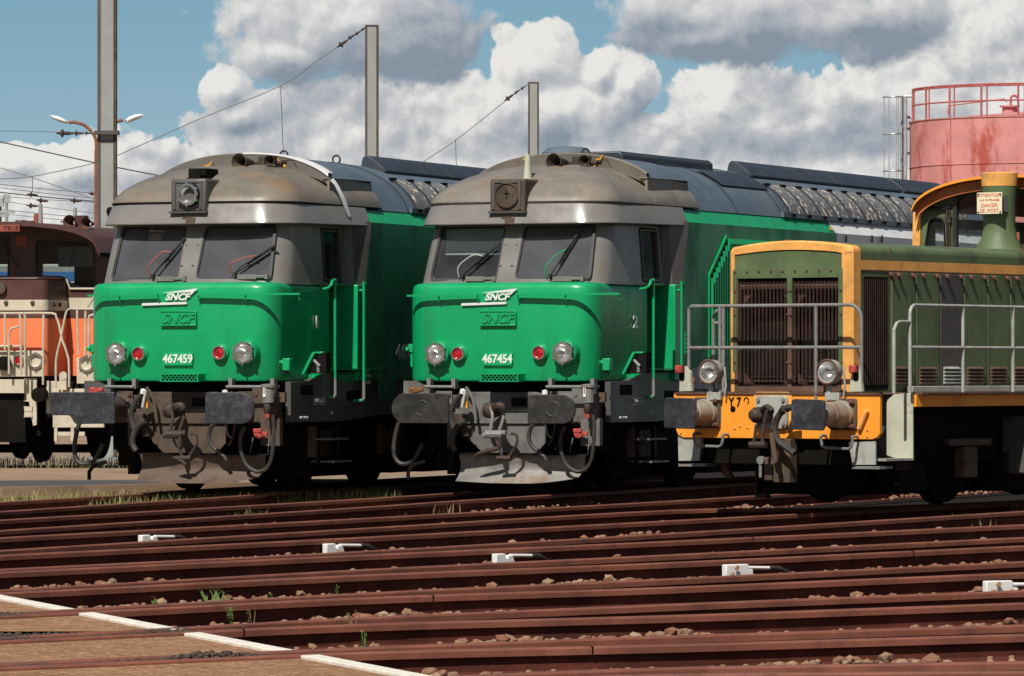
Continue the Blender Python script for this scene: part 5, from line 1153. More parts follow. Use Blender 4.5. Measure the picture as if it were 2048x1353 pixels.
    zs0, zs1 = fr.sp(1740, 540, U)[1], fr.sp(1740, 521, U)[1]
    b = MB(); b.box2((U - .02, V0 + .16, zs0), (U + .004, 4.05, zs1)); b.box2((U - .02, 4.45, zs0), (U + .004, V1, zs1)); b.build('orange_stripe', 'oranged', rt)
    b = MB(); b.box2((U - .02, 1.08, 1.28), (U + .002, 1.09, ztop)); b.build('hood_seam', 'rustf', rt)
    b = MB(); b.box2((U - .02, V0 + .16, zs0 - .012), (U + .008, V1, zs0 - .004)); b.build('hood_ledge', 'rustf', rt)
    b = MB(); b.side([fr.sp(1727, 553, U), fr.sp(1776, 555, U), fr.sp(1776, 780, U), fr.sp(1727, 782, U)], U - .02, U + .003); b.build('side_mesh_panel', 'dark', rt)
    va, vb2 = fr.sp(1728, 600, U)[0], fr.sp(1775, 600, U)[0]
    b = MB(); diamond(b, lambda x, z: (U + .010, x, z), va, vb2 - .01, 1.36, zs0 - .10, .042, .02, .0042); b.build('side_mesh', 'rustf', rt, smooth=0)
    seams = [1.08 + .515 * k for k in range(8)]
    for k, v in enumerate(seams):
        b = MB(); b.side([(v + .012, 1.30), (v + .503, 1.30), (v + .503, zs0 - .02), (v + .012, zs0 - .02)], U - .01, U + .012); dr = b.build('engine_door', 'sgp' if k == 2 else 'sg', rt, bev=.006)
        if k == 2: dr['label'] = 'unpainted dark grey engine door'
        for j in range(5):
            b = MB(); z = 1.36 + j * .04; b.add([(U + .012, v + .07, z), (U + .012, v + .40, z), (U + .045, v + .40, z + .012), (U + .045, v + .07, z + .012), (U + .012, v + .07, z + .034), (U + .012, v + .40, z + .034)], [(0, 1, 2, 3), (3, 2, 5, 4), (0, 3, 4), (1, 5, 2)]); b.build('louvre', 'rustf' if k != 2 else 'lgrey', dr, smooth=0)
        for e in (.12, .42) if k else (-.03, .12, .42):
            b = MB(); vv = v + e; z = zs0 - .05; b.tube([(U, vv, z + .015), (U + .05, vv, z + .01), (U + .055, vv, z - .02)], .016, 6); b.lathe((U + .05, vv, z), (1, 0, 0), [(-.02, .028), (.01, .024)], 8, True); b.tube([(U + .03, vv, z), (U + .035, vv + .05, z - .07)], .009, 5); b.build('door_latch', 'ironr', dr)
    b = MB(); b.side([(4.06, zs0 - .01), (4.44, zs0 - .01), (4.44, 2.80), (4.06, 2.80)], U - .02, U + .006); vg = b.build('side_vent', 'dark', rt)
    b = MB(); 
    for k in range(8): b.box2((U + .004, 4.08, zs0 + .02 + k * .035), (U + .016, 4.42, zs0 + .032 + k * .035))
    b.box2((U, 4.04, zs0 - .02), (U + .02, 4.07, 2.82)); b.box2((U, 4.43, zs0 - .02), (U + .02, 4.46, 2.82)); b.box2((U, 4.04, 2.80), (U + .02, 4.46, 2.83)); b.build('vent_slats', 'rustf', vg)
    b = MB(); b.side([(1.35, 1.275), (6, 1.275), (6, 1.34), (1.35, 1.34)], U + .05, U + .12); b.build('cable_duct', 'lgrey', rt, bev=.006)
    for u, v in ((.55, 4.35), (.55, 4.65)):
        b = MB(); b.tube([(u + .03 * math.cos(R(t)), v, ztop + .06 + .035 * math.sin(R(t))) for t in range(0, 361, 40)], .008, 5); b.build('hood_ring', 'ironr', rt)
    b = MB(); b.box((-.30, .7, ztop + .07), (.06, .03, .03)); b.build('hood_hook', 'redv', rt)
    # ---- platform railings
    def rail(pts, nm='railing', r_=.019, m_='gpipe'):
        b = MB()
        for p in pts: b.tube(p, r_, 8)
        return b.build(nm, m_, rt)
    g = lambda x, y, v=.04: Vector(P3(x, y, v))
    zt_ = 2.215; zm = 1.76
    uL, uR = g(1382, 612).x, g(1727, 612).x; u1, u2 = g(1444, 612).x, g(1636, 612).x; v = .0
    rail([[(uL, v, 1.27), (uL, v, zt_ - .03), (uL + .03, v, zt_), (uR - .15, v, zt_)] + [(uR - .15 + .15 * math.sin(R(t)), v, zt_ - .15 + .15 * math.cos(R(t))) for t in range(15, 91, 15)] + [(uR, v, 1.27)],
          [(uL, v, zm), (uR, v, zm)], [(u1, v, zt_), (u1, v, .95)], [(u2, v, zt_), (u2, v, 1.2)],
          [(uL + .26, v + .1, 1.28), (uL + .26, v + .1, 2.10), (uL + .29, v + .1, 2.16), (u1 - .06, v + .1, 2.17)], [(uL + .26, v + .1, 2.03), (u1 - .07, v + .1, 2.03), (u1 - .02, v + .05, 1.98)]])
    ur = 1.34; vs_ = [fr.sp(x, 700, ur)[0] for x in (1820, 1926, 2026)]; vs_ += [vs_[-1] + 1.1, vs_[-1] + 2.1]
    rail([[(ur, vs_[0], 1.27), (ur, vs_[0], zt_ - .10)] + [(ur, vs_[0] + .1 - .1 * math.cos(R(t)), zt_ - .1 + .1 * math.sin(R(t))) for t in range(15, 91, 15)] + [(ur, vs_[-1], zt_)],
          [(ur, vs_[0], zm), (ur, vs_[-1], zm)]] + [[(ur, v_, zt_), (ur, v_, 1.27)] for v_ in vs_[1:]] +
         [[(ur, vs_[0] - .33, 1.27), (ur, vs_[0] - .33, 1.95), (ur, vs_[0] - .27, 2.02), (ur, vs_[0] - .2, 2.035), (ur, vs_[0], 2.035)]], 'side_railing', m_='lgrey')
    ur = -1.34
    rail([[(ur, 1.0, 1.27), (ur, 1.0, zt_), (ur, 5, zt_)], [(ur, 1, zm), (ur, 5, zm)]] + [[(ur, q_, 1.27), (ur, q_, zt_)] for q_ in (2.1, 3.2, 4.3)], 'side_railing')
    # headlamps on brackets and red marker lights
    for x, y in ((1416, 744), (1653, 744)):
        u, z = fr.fp(x, y, -.12)
        b = MB(); b.lathe((u, -.0, z), (0, -1, 0), [(-.10, .0), (-.08, .08), (.0, .13), (.10, .132), (.11, .118), (.10, .11)], 32); o = b.build('headlamp', 'lgrey', rt)
        b = MB(); b.lathe((u, -.10, z), (0, -1, 0), [(.0, .116), (-.01, .112), (-.05, .10), (-.09, .06), (-.11, .03), (-.08, .0)], 32); b.build('reflector', 'refl', o)
        b = MB(); b.tube([(u + .128 * math.cos(R(t)), -.11, z + .128 * math.sin(R(t))) for t in range(0, 361, 15)], .012, 6); b.build('lamp_rim', 'rustf', o)
        b = MB(); b.tube([(u - .02, -.03, z - .15), (u - .02, -.03, 1.2)], .03, 8); b.tube([(u + .17, -.05, z + .05), (u + .19, -.05, z - .15), (u + .17, -.05, 1.22)], .012, 6)
        b.box2((u - .06, -.06, 1.19), (u + .12, -.02, 1.275)); b.build('lamp_bracket', 'lgrey', o, bev=.004)
    for pp, q_ in ((((1358, 783), (1383, 783), (1380, 745), (1373, 733), (1360, 733)), (1362, 742)), (((1698, 784), (1724, 784), (1721, 745), (1716, 733), (1704, 733)), (1710, 742))):
        o = flatp('marker_plate', pp, -.03, .02, 'cream', bev=.004)
        a = Vector(P3(q_[0], q_[1] + 4, -.05)); b = MB(); b.front(rrect(a.x - .035, a.x + .035, a.z - .09, a.z + .09, .03), -.035, -.03); b.build('slot', 'dark', o)
        b = MB(); b.box(a + V(-.01, -.02, .04), (.085, .06, .085)); b.build('red_marker', 'redv', o, bev=.012)
    # ---- cab
    VC = 5.15; CW = 1.27
    def roofz(u, e=0.): return 3.36 + .41 * max(0, 1 - (abs(u) / 1.29) ** 2.3) ** .5 + e
    us = [-CW + 2 * CW * k / 20 for k in range(21)]
    prof = [(u, roofz(u, -.03)) for u in us]
    b = MB(); pass
    cuts = []
    wn = {'a': [cg2 for cg2 in ((1846, 520), (1858, 440), (1868, 434), (1884, 434), (1890, 445), (1892, 520))], 'b': [(1907, 500), (1907, 400), (1916, 391), (2046, 388), (2046, 500)]}
    ws = {}
    for k, pp in wn.items():
        q_ = [fr.fp(x, y, VC) for x, y in pp]
        if k == 'b': zlo = fr.fp(1910, 487, VC)[1]; q_ = [(q_[0][0], 2.5), q_[1], q_[2], (.45, q_[2][1] + .02), (.45, 2.5)]
        q_ = [(u, max(z, 2.90 if 0 else 2.45)) for u, z in q_]; q_ = round_poly(q_, .04)
        ws[k] = q_
        ws[k + 'm'] = [(-u if k == 'a' else 1.12 - u * .0 + (-(u) + .12), z) for u, z in q_] if k == 'a' else None
    third = round_poly([(.60, 2.5), (.60, 3.45), (.70, 3.5), (1.0, 3.4), (1.15, 3.25), (1.2, 2.5)], .04)
    alls = [ws['a'], ws['b'], third]
    holed_front('cab_front_wall', [(-CW, 1.28)] + prof + [(CW, 1.28)], alls, VC, VC + .05, 'sg', rt)
    for q_ in alls:
        cx = sum(p[0] for p in q_) / len(q_); cz = sum(p[1] for p in q_) / len(q_); inn = [(cx + (u - cx) * .90, cz + (z - cz) * .95) for u, z in q_]
        b = MB(); b.loft([[(u, VC - .02, z) for u, z in q_], [(u, VC - .02, z) for u, z in inn], [(u, VC + .03, z) for u, z in inn]], True); o = b.build('cab_window', 'black', rt)
        b = MB(); b.add([(u, VC + .02, z) for u, z in inn], [tuple(range(len(inn)))]); b.build('glass', 'glass2', o, smooth=0)
    b = MB(); b.front([fr.fp(1828, 425, VC), fr.fp(1843, 424, VC), fr.fp(1841, 500, VC), fr.fp(1826, 500, VC)], VC - .02, VC + .05); b.build('cab_corner_post', 'oranged', rt)
    # cab sides, rear wall with window, roof
    for s in (-1, 1):
        b = MB(); b.box2((s * CW, VC + .05, 1.28), (s * (CW - .04), VC + 2.6, 2.35)); b.box2((s * CW, VC + .05, 3.2), (s * (CW - .04), VC + 2.6, 3.32)); b.box2((s * CW, VC + .05, 2.35), (s * (CW - .04), VC + .25, 3.2)); b.box2((s * CW, VC + 2.3, 2.35), (s * (CW - .04), VC + 2.6, 3.2)); b.build('cab_side', 'sg', rt)
    b = MB(); b.box2((-CW, VC + 2.6, 1.28), (CW, VC + 2.65, 2.3)); b.box2((-CW, VC + 2.6, 3.25), (CW, VC + 2.65, 3.45)); b.box2((-.9, VC + 2.6, 3.4), (.9, VC + 2.65, 3.65)); b.box2((-.30, VC + 2.6, 2.3), (.9, VC + 2.65, 3.25)); b.box2((-.95, VC + 2.6, 2.3), (-.85, VC + 2.65, 3.25)); b.build('cab_rear_wall', 'sg', rt)
    b = MB(); b.box2((-.9, VC + .5, 2.0), (.6, VC + .8, 2.72)); b.box((-.25, VC + .4, 2.8), (.06, .06, .3)); b.build('control_desk', 'dark', rt)
    ur_ = [-1.285 + 2.57 * k / 40 for k in range(41)]
    b = MB(); rim = lambda v, e: [(u, v, roofz(u, e) if abs(u) < 1.57 else 3.3) for u in ur_]
    b.loft([rim(VC - .22, -.012), rim(VC - .22, .018), rim(VC + 2.9, .018), rim(VC + 2.9, .0)]); b.build('cab_roof', 'orange', rt, smooth=50)
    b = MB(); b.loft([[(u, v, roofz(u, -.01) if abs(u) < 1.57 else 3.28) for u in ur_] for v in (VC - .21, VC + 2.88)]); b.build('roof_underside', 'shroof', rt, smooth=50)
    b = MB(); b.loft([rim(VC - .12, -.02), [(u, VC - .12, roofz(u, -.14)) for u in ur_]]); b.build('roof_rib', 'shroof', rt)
    b = MB(); p0 = Vector(fr.F3(1846, 418, VC - .03)); p1 = Vector(fr.F3(1890, 417, VC - .03)); p2 = Vector(fr.F3(1901, 409, VC - .03)); b.tube(smooth([p0, p1, p2], 3), .018, 6); b.build('drip_rail', 'black', rt)
    for x in (1899, 1894): b = MB(); p = Vector(fr.F3(x, 440, VC - .03)); b.tube([p + V(0, 0, .12), p - V(0, 0, .35)], .012, 6); b.box(p, (.04, .04, .08)); b.build('wiper_spindle', 'iron', rt)
    b = MB(); b.box2((ws['b'][0][0] + .03, VC + .1, 2.62), (ws['b'][0][0] + .10, VC + .14, 2.78)); b.build('dial_card', 'sign', rt)
    # exhaust stack with its warning sign
    vS = 4.75; uS = .02
    b = MB()
    r0, r1 = .215, .20
    b.lathe((uS, vS, 0), (0, 0, 1), [(2.86, .30), (2.92, .285), (3.05, .205), (3.2, .185), (3.5, .195), (3.70, .205)], 32); st = b.build('exhaust_stack', 'sg', rt)
    b = MB(); b.lathe((uS, vS, 0), (0, 0, 1), [(3.65, .2055), (3.80, .212), (3.81, .20), (3.5, .19)], 32); b.build('stack_orange_band', 'oranged', st)
    b = MB(); b.lathe((uS, vS, 0), (0, 0, 1), [(2.865, .303), (2.90, .295), (3.02, .222)], 32); b.build('stack_foot', mat('heat_browned_green_paint', (.14, .10, .055), .6, var=.25), st)
    a = Vector(fr.F3(1955, 386, vS - .26)); c = Vector(fr.F3(2005, 428, vS - .26)); 
    b = MB(); b.box2((a.x, vS - .275, c.z), (c.x, vS - .265, a.z)); sg_ = b.build('warning_sign', 'sign', st, bev=.003)
    b = MB(); b.box2((a.x + .02, vS - .265, c.z + .03), (a.x + .04, vS - .10, a.z - .03)); b.box2((c.x - .04, vS - .265, c.z + .03), (c.x - .02, vS - .10, a.z - .03)); b.build('sign_bracket', 'gpipe', sg_)
    cx = (a.x + c.x) / 2; H = a.z - c.z
    for s_, zz, h_, m_, sx_ in (('ATTENTION', .86, .038, 'signred', 1.05), ('AUX CATENAIRES', .645, .022, 'signred', 1.05), ('DANGER', .40, .044, 'signred', .88), ('DE  MORT', .15, .044, 'signred', .88)):
        text(s_, h_, m_, sg_, (cx, vS - .277, c.z + H * zz), ext=.002, sx=sx_, name='sign_lettering')
    for x in (a.x + .02, c.x - .02):
        for z in (a.z - .02, c.z + .02): b = MB(); b.lathe((x, vS - .275, z), (0, -1, 0), [(0, .012), (.01, .01), (.011, 0)], 8); b.build('sign_screw', 'iron', sg_)
    return rt
shunter()
# ---------------------------------------------------------------- brown and orange shunter at the far left
def orange_loco():
    fr = Frame(-8.51, 80, 15)
    rt = empty('shunting_locomotive', (fr.X, fr.Y, .0), -15, 'brown, cream and orange shunting locomotive with white railings, cut off by the left edge', 'locomotive')
    fp = lambda x, y, v: fr.fp(x, y, v, 0.); P3 = lambda x, y, v: Vector((fp(x, y, v)[0], v, fp(x, y, v)[1]))
    hv = .45; hu = fp(93, 700, hv)[0]; top = fp(60, 562, hv)[1]
    def lay(z0, z1, m_, nm, w=0., r=.12):
        b = MB(); o = [(-2.2, 1.6), (-2.2, hv)] + [(hu - r + r * math.sin(R(t)) + w, hv + r - r * math.cos(R(t))) for t in range(0, 91, 15)] + [(hu + w, 1.6)]; b.flat(o, z0, z1); return b.build(nm, m_, rt, smooth=35)
    z = [fp(60, y, hv)[1] for y in (752, 637, 621, 600, 560)]
    lay(z[0], z[1], 'obody', 'hood'); lay(z[1], z[2], 'obrown', 'brown_stripe', .003); lay(z[2], z[3], 'ocream', 'cream_stripe', .002); lay(z[3], z[4], 'obrown', 'hood_top', .001)
    b = MB(); o = [(-2.2, 1.6), (-2.2, hv + .12), (hu - .2, hv + .12), (hu - .1, hv + .25), (hu - .08, 1.6)]; b.flat(o, z[4], z[4] + .05); b.build('hood_lid', 'obrown', rt, bev=.03)
    # cab front beside and behind the hood
    cvv = 1.45; uR_ = fp(201, 560, cvv)[0]
    yz = lambda y: fp(150, y, cvv)[1]
    b = MB(); b.box2((hu - .05, cvv, yz(752)), (uR_, cvv + .05, yz(637))); b.build('cab_front', 'obody', rt)
    b = MB(); b.box2((hu - .05, cvv - .003, yz(637)), (uR_, cvv + .05, yz(617))); b.build('brown_stripe', 'obrown', rt)
    b = MB(); b.box2((hu - .05, cvv - .002, yz(617)), (uR_, cvv + .05, yz(596))); b.build('cream_stripe', 'ocream', rt)
    rim = [fp(x, y, cvv - .75) for x, y in ((-120, 448), (0, 446), (60, 447), (110, 452), (150, 461), (176, 472), (192, 486), (199, 508))]
    def rz(u):
        for (a, za), (c, zc_) in zip(rim[:-1], rim[1:]):
            if a <= u <= c: return za + (zc_ - za) * (u - a) / (c - a)
        return rim[0][1] if u < rim[0][0] else rim[-1][1]
    uR_ = max(uR_, rim[-1][0] - .06); us = [-3.2 + (rim[-1][0] + 3.2) * k / 40 for k in range(41)]
    
    wins = [[(-30, 554), (17, 554), (19, 470), (-30, 470)], [(70, 553), (70, 484), (76, 478), (178, 482), (187, 492), (192, 578), (137, 578), (133, 558), (118, 553)]]
    cuts = []; fr2 = []
    for pp in wins: fr2.append(round_poly([fp(x, y, cvv) for x, y in pp], .04))
    holed_front('cab_wall', [(-3.2, yz(596)), (-3.2, rz(-3.2) - .02)] + [(u, rz(u) - .02) for u in us[1:] if u < uR_ - .02] + [(uR_, yz(596))], fr2, cvv, cvv + .05, 'obrown', rt)
    for q in fr2:
        cx = sum(p[0] for p in q) / len(q); cz = sum(p[1] for p in q) / len(q); inn = [(cx + (u - cx) * .96, cz + (z_ - cz) * .95) for u, z_ in q]
        b = MB(); b.loft([[(u, cvv - .02, z_) for u, z_ in q], [(u, cvv - .02, z_) for u, z_ in inn], [(u, cvv + .04, z_) for u, z_ in inn]], True); o = b.build('cab_window', 'black', rt)
        b = MB(); b.add([(u, cvv + .02, z_) for u, z_ in inn], [tuple(range(len(inn)))]); b.build('glass', 'glass2', o, smooth=0)
    b = MB(); b.tube([P3(132, 556, cvv - .03), P3(140, 578, cvv - .03), P3(190, 578, cvv - .03)], .018, 6); b.build('window_sill_strip', 'ocream', rt)
    # roof with overhang
    b = MB(); b.loft([[(u, v, rz(u) + e) for u in us] for v, e in ((cvv - .75, -.05), (cvv - .75, .02), (cvv + 3.2, .03))]); b.build('cab_roof', 'obrown', rt, smooth=50)
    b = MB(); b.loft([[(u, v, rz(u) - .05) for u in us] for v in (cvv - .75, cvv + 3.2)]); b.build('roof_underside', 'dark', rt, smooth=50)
    b = MB(); b.box2((uR_ - .05, cvv, 1.0), (uR_, cvv + 3, yz(560))); b.box2((uR_ - .05, cvv, yz(560)), (uR_, cvv + .18, 3.4)); b.box2((uR_ - .05, cvv + .8, yz(560)), (uR_, cvv + 1.1, 3.4)); b.box2((uR_ - .05, cvv, 3.2), (uR_, cvv + 3, 3.5)); b.build('cab_side', 'obrown', rt)
    # far cab wall with windows open to the light
    vb_ = cvv + 3.0
    b = MB(); b.box2((-3.2, vb_, 1.2), (uR_, vb_ + .05, 3.08)); b.box2((-3.2, vb_, 3.42), (uR_, vb_ + .05, 4.0)); b.box2((-.35, vb_, 3.0), (.42, vb_ + .05, 3.5)); b.box2((-1.6, vb_, 3.0), (-.95, vb_ + .05, 3.5)); b.build('cab_rear_wall', 'obrown', rt)
    b = MB(); p = P3(150, 510, cvv + .5); b.front(round_poly([tuple(fp(x, y, cvv + .5)) for x, y in ((116, 494), (186, 494), (186, 534), (116, 534))], .04), cvv + .5, cvv + .53); b.build('sun_visor', 'bluegrey', rt)
    # sign box TELE
    p0 = P3(-20, 464, cvv - .8); p1 = P3(40, 450, cvv - .8); b = MB(); b.box2((p0.x, cvv - .82, p0.z), (p1.x, cvv - .72, p1.z)); o = b.build('sign_box', 'tele', rt, bev=.005)
    text('TELE', .062, 'obrown', o, (P3(22, 457, cvv - .8).x, cvv - .825, (p0.z + p1.z) / 2), sx=1.5, name='sign_lettering')
    b = MB(); b.box2((P3(32, 0, cvv)[0], cvv - .01, P3(40, 494, cvv)[2]), (P3(55, 0, cvv)[0], cvv + .01, P3(40, 473, cvv)[2])); b.build('red_plate', 'tele', rt)
    for (a, c) in (((118, 535), (152, 490)), ((14, 535), (4, 490))):
        b = MB(); b.tube([P3(a[0] + 20, a[1], cvv - .06), P3(c[0], c[1], cvv - .06)], .012, 5); b.build('wiper', 'black', rt)
    # bolts on the cream stripe
    for x, y in ((12, 606), (65, 606), (103, 605), (115, 606)):
        vv = hv - .01 if x < 93 else None
        if vv is None: u = hu + .01; p = Vector((u, hv + .35 + .25 * (x > 110), z[2] + .1)); ax = (1, 0, 0)
        else: p = P3(x, y, vv); ax = (0, -1, 0)
        b = MB(); b.lathe(p, ax, [(0, .04), (.02, .035), (.03, .02), (.035, 0)], 10); b.build('stripe_bolt', 'brownfr', rt)
    b = MB(); b.lathe(P3(2, 577, hv - .02), (0, -1, 0), [(0, .10), (.05, .095), (.06, .03), (.06, 0)], 20); b.build('hood_lamp', 'brownfr', rt)
    # things on the roof
    def cone(x, y, r, v, nm='horn'):
        b = MB(); b.lathe(P3(x, y, v), (0, -1, 0), [(-.1, .04), (.08, r * .6), (.2, r), (.19, r * .9), (.0, .03)], 16); b.build(nm, 'ironr', rt)
    cone(147, 445, .12, cvv + .3); cone(180, 448, .10, cvv + .3)
    b = MB(); b.box(P3(163, 447, cvv + .4), (.18, .2, .26)); b.tube([P3(122, 447, cvv + .4), P3(122, 443, cvv + .4), P3(142, 447, cvv + .4)], .012, 5); b.build('horn_mount', 'obrown', rt)
    for x, y0, y1, r_, m_ in ((150, 416, 440, .04, 'concrete'), (81, 408, 452, .045, 'concrete'), (73, 428, 450, .06, 'tele'), (60, 442, 452, .13, 'obrown'), (42, 441, 452, .13, 'obrown')):
        b = MB(); b.tube([P3(x, y1 + 6, cvv + .6), P3(x, y0, cvv + .6)], [r_, r_ * .75], 10); b.build('roof_pipe' if r_ < .1 else 'roof_ventilator', m_, rt)
    # deck
    zd = fp(100, 757, 0)[1]
    b = MB(); b.box2((-3, 0, zd - .25), (fp(48, 0, 0)[0], .5, zd - .02)); b.build('deck_beam', 'ocream', rt, bev=.006)
    b = MB(); b.box2((-3, .1, .35), (fp(47, 0, 0)[0], .6, zd - .26)); b.box2((-3, .5, .45), (uR_ + .3, 6, zd - .05)); b.build('underframe', 'dark', rt)
    b = MB(); b.front([fp(x, y, .1) for x, y in ((48, 757), (73, 757), (73, 850), (66, 852), (58, 804), (48, 803))], .1, .14); sp_ = b.build('step_plate', 'ocream', rt)
    b = MB()
    for k in range(5):
        for s in (0, 1): a = P3(49 + k * 3, 835 if s else 813, .08); c = P3(52 + k * 3, 813 if s else 835, .08); b.tube([a, c], .012, 4)
    b.build('step_mesh', 'ocream', sp_)
    b = MB(); b.front([fp(x, y, .2) for x, y in ((92, 785), (92, 762), (120, 764), (125, 785), (125, 828), (92, 828))], .2, .26); b.front([fp(x, y, .1) for x, y in ((105, 778), (208, 778), (208, 856), (105, 856))], .1, .16); b.build('buffer_beam', 'ocream', rt, bev=.01)
    b = MB()
    for x in (110, 143): b.front([fp(q, y, .12) for q, y in ((x, 856), (x + 6, 856), (x + 6, 883), (x, 883))], .08, .12)
    b.front([fp(q, y, .12) for q, y in ((110, 864), (170, 864), (170, 872), (110, 872))], .1, .13); b.build('guard_bracket', 'ocream', rt)
    b = MB(); b.lathe(P3(84, 790, .1), (0, -1, 0), [(0, .12), (.2, .12), (.2, .0)], 20); b.build('buffer', 'dark', rt)
    # lamps
    b = MB(); b.box2((P3(-60, 0, .05).x, .05, P3(0, 754, .05).z), (P3(86, 0, .05).x, .12, P3(0, 702, .05).z)); lb = b.build('lamp_board', 'ocream', rt, bev=.01)
    b = MB(); b.box2((P3(153, 0, .05).x, .05, P3(0, 768, .05).z), (P3(205, 0, .05).x, .12, P3(0, 716, .05).z)); lb2 = b.build('lamp_board', 'ocream', rt, bev=.01)
    u, z_ = fp(70, 722, .0); lamp(rt, u, .08, z_, .125, 'white', 'ocream', .135, .03, 'headlamp')
    u, z_ = fp(172, 728, .0); lamp(rt, u, .08, z_, .125, 'white', 'ocream', .135, .03, 'headlamp')
    u, z_ = fp(37, 721, .0); lamp(rt, u, .08, z_, .085, 'red', 'ocream', .10, .03, 'tail_lamp')
    b = MB(); b.lathe(P3(10, 727, .0), (0, -1, 0), [(0, .12), (.08, .12), (.09, 0)], 20); b.build('socket_cover', 'dark', lb)
    # white railings
    def rl(*runs, v=-.05, r=.020):
        b = MB()
        for pp in runs: b.tube(smooth([P3(x, y, v) for x, y in pp], 2), r, 6)
        b.build('railing', 'ocrail', rt)
    rl([(-40, 627), (40, 627), (104, 627), (112, 634), (118, 650), (124, 680), (137, 718), (138, 775)], [(-40, 693), (30, 693), (47, 693)], [(10, 627), (10, 700)], [(87, 630), (86, 770)])
    rl([(18, 748), (18, 690), (18, 668), (24, 657), (38, 654)], [(38, 627), (41, 640), (42, 690), (42, 750)], [(46, 627), (50, 634), (50, 690), (50, 750)], v=-.15)
    rl([(112, 775), (112, 720), (120, 685), (130, 635), (136, 620), (150, 618), (200, 619)], [(154, 620), (157, 710)], [(171, 622), (170, 712)], [(178, 715), (178, 640), (180, 632), (188, 630)], [(190, 590), (175, 615)])
    rl([(170, 697), (205, 697)], r=.015)
    b = MB(); b.lathe(P3(127, 752, -.02), (0, -1, 0), [(0, .07), (.03, .07), (.03, 0)], 16); b.box2((P3(120, 0, 0).x, -.04, P3(0, 780, 0).z), (P3(134, 0, 0).x, .02, P3(0, 752, 0).z)); b.build('jumper_socket', 'ocream', rt)
    for s in (-1, 1):
        for vv in (1.6, 4.4): b = MB(); b.lathe((s * .68 - .6, vv, .50), (s, 0, 0), [(0, 0), (0, .52), (.1, .5), (.13, 0)], 24); b.build('wheel', 'dark', rt)
orange_loco()
# ---------------------------------------------------------------- blue coach standing far behind it
cx0 = at(-60, 740, 118)[0]; co = empty('railway_coach', (cx0 - 6, 118, .55), 0, 'blue and grey-green coach glimpsed through the brown shunter\'s cab windows', 'coach')
b = MB(); b.box2((0, 0, 1.1), (13.2, 2.8, 3.75)); b.build('body', 'bluegrey', co, bev=.2)
b = MB(); b.box2((-.02, -.02, 2.95), (13.22, .5, 3.42)); b.build('blue_band', 'blue', co)
b = MB(); b.box2((0.2, -.04, 3.15), (13.0, -.02, 3.18)); b.build('waist_line', 'ocream', co)
b = MB(); b.box2((1, .6, 0.2), (4, 2.2, 1.1)); b.build('bogie', 'dark', co); b = MB(); b.box2((9.5, .6, 0.2), (12.5, 2.2, 1.1)); b.build('bogie', 'dark', co)
# ---------------------------------------------------------------- catenary masts
def mast(x0, x1, ytop, Y, label, bot=740):
    w = (x1 - x0) / F * Y; X = ((x0 + x1) / 2 - 1024) / F * Y; zt = ZC - (ytop - 740) / F * Y
    rt = empty('catenary_mast', (X, Y, -.2), 0, label, 'mast', 'catenary masts'); h = zt + .2; e = w * .16; d = w
    b = MB(); b.box2((-w / 2 + e, -.02, 0), (w / 2 - e, .02 + d * .1, h)); b.build('web', 'concrete', rt)
    for s in (-1, 1):
        b = MB(); b.box2((s * (w / 2 - e), -.035, 0), (s * w / 2, d * .5, h)); b.build('flange', 'mastedge' if s < 0 or Y < 90 else 'brownfr', rt)
    b = MB(); b.box2((-w / 2, -.04, h), (w / 2, d * .5, h + .02)); b.build('mast_cap', 'mastedge', rt)
    b = MB(); b.box2((-.4, -.4, -.05), (.4, .4, .03)); b.build('footing', 'concrete', rt)
    return rt, X, Y
m1, mx1, _ = mast(195, 233, -60, 95, 'tallest mast, at the left, its top out of the picture')
b = MB(); b.box2((-.24, -.15, ZC + (740 - 270) / F * 95 + .2), (.24, .15, ZC + (740 - 262) / F * 95 + .2)); b.build('mast_clamp', 'mastedge', m1)
b = MB(); b.box2((-.12, -.04, ZC + (740 - 283) / F * 95 + .2), (.12, -.022, ZC + (740 - 281.5) / F * 95 + .2)); b.build('mast_joint', 'mastedge', m1)
mast(730, 757, 52, 107, 'mast rising behind the left green locomotive, ending in clear sky')
mast(1056, 1078, 166, 131, 'shortest looking mast, behind the roof of the middle locomotive')
# ---------------------------------------------------------------- overhead wires
def wire(pts, Y, r, label, m_='wire', grp='overhead wires', ins=(), drops=(), k=5):
    P = smooth([at(x, y, Y) for x, y in pts], k); c = P[0].copy()
    b = MB(); b.tube([p - c for p in P], r, 5); o = b.build('overhead_wire', m_, None, loc=c); tag(o, label, 'wire', grp)
    for x, y, s in ins:
        p = Vector(at(x, y, Y)) - c
        b = MB(); d = V(1, 0, 0)
        j = min(range(len(P) - 1), key=lambda q: (P[q] - (p + c)).length); d = (P[j + 1] - P[j]).normalized()
        b.lathe(p - d * .12 * s, d, [(0, .012 * s), (.05 * s, .02 * s), (.07 * s, .055 * s), (.09 * s, .055 * s), (.10 * s, .025 * s), (.16 * s, .025 * s), (.22 * s, .012 * s)], 10, True); b.build('insulator', 'iron', o)
    for (x, ya, yb, x2) in drops:
        b = MB(); b.tube([Vector(at(x, ya, Y)) - c, Vector(at(x2, yb, Y)) - c], r * .9, 5); b.build('dropper', m_, o)
    return o
Y2, Y3 = 107, 131
wire([(-60, 357), (0, 358), (65, 353), (192, 326), (240, 309), (400, 238), (561, 172), (640, 118), (733, 55)], Y2, .011, 'long sagging wire running from the top of the second mast down to the left edge', ins=((686, 87, 1.3), (703, 74, .9), (716, 66, .8), (727, 58, .7)), drops=((561, 172, 340, 568), (65, 353, 384, 65)))
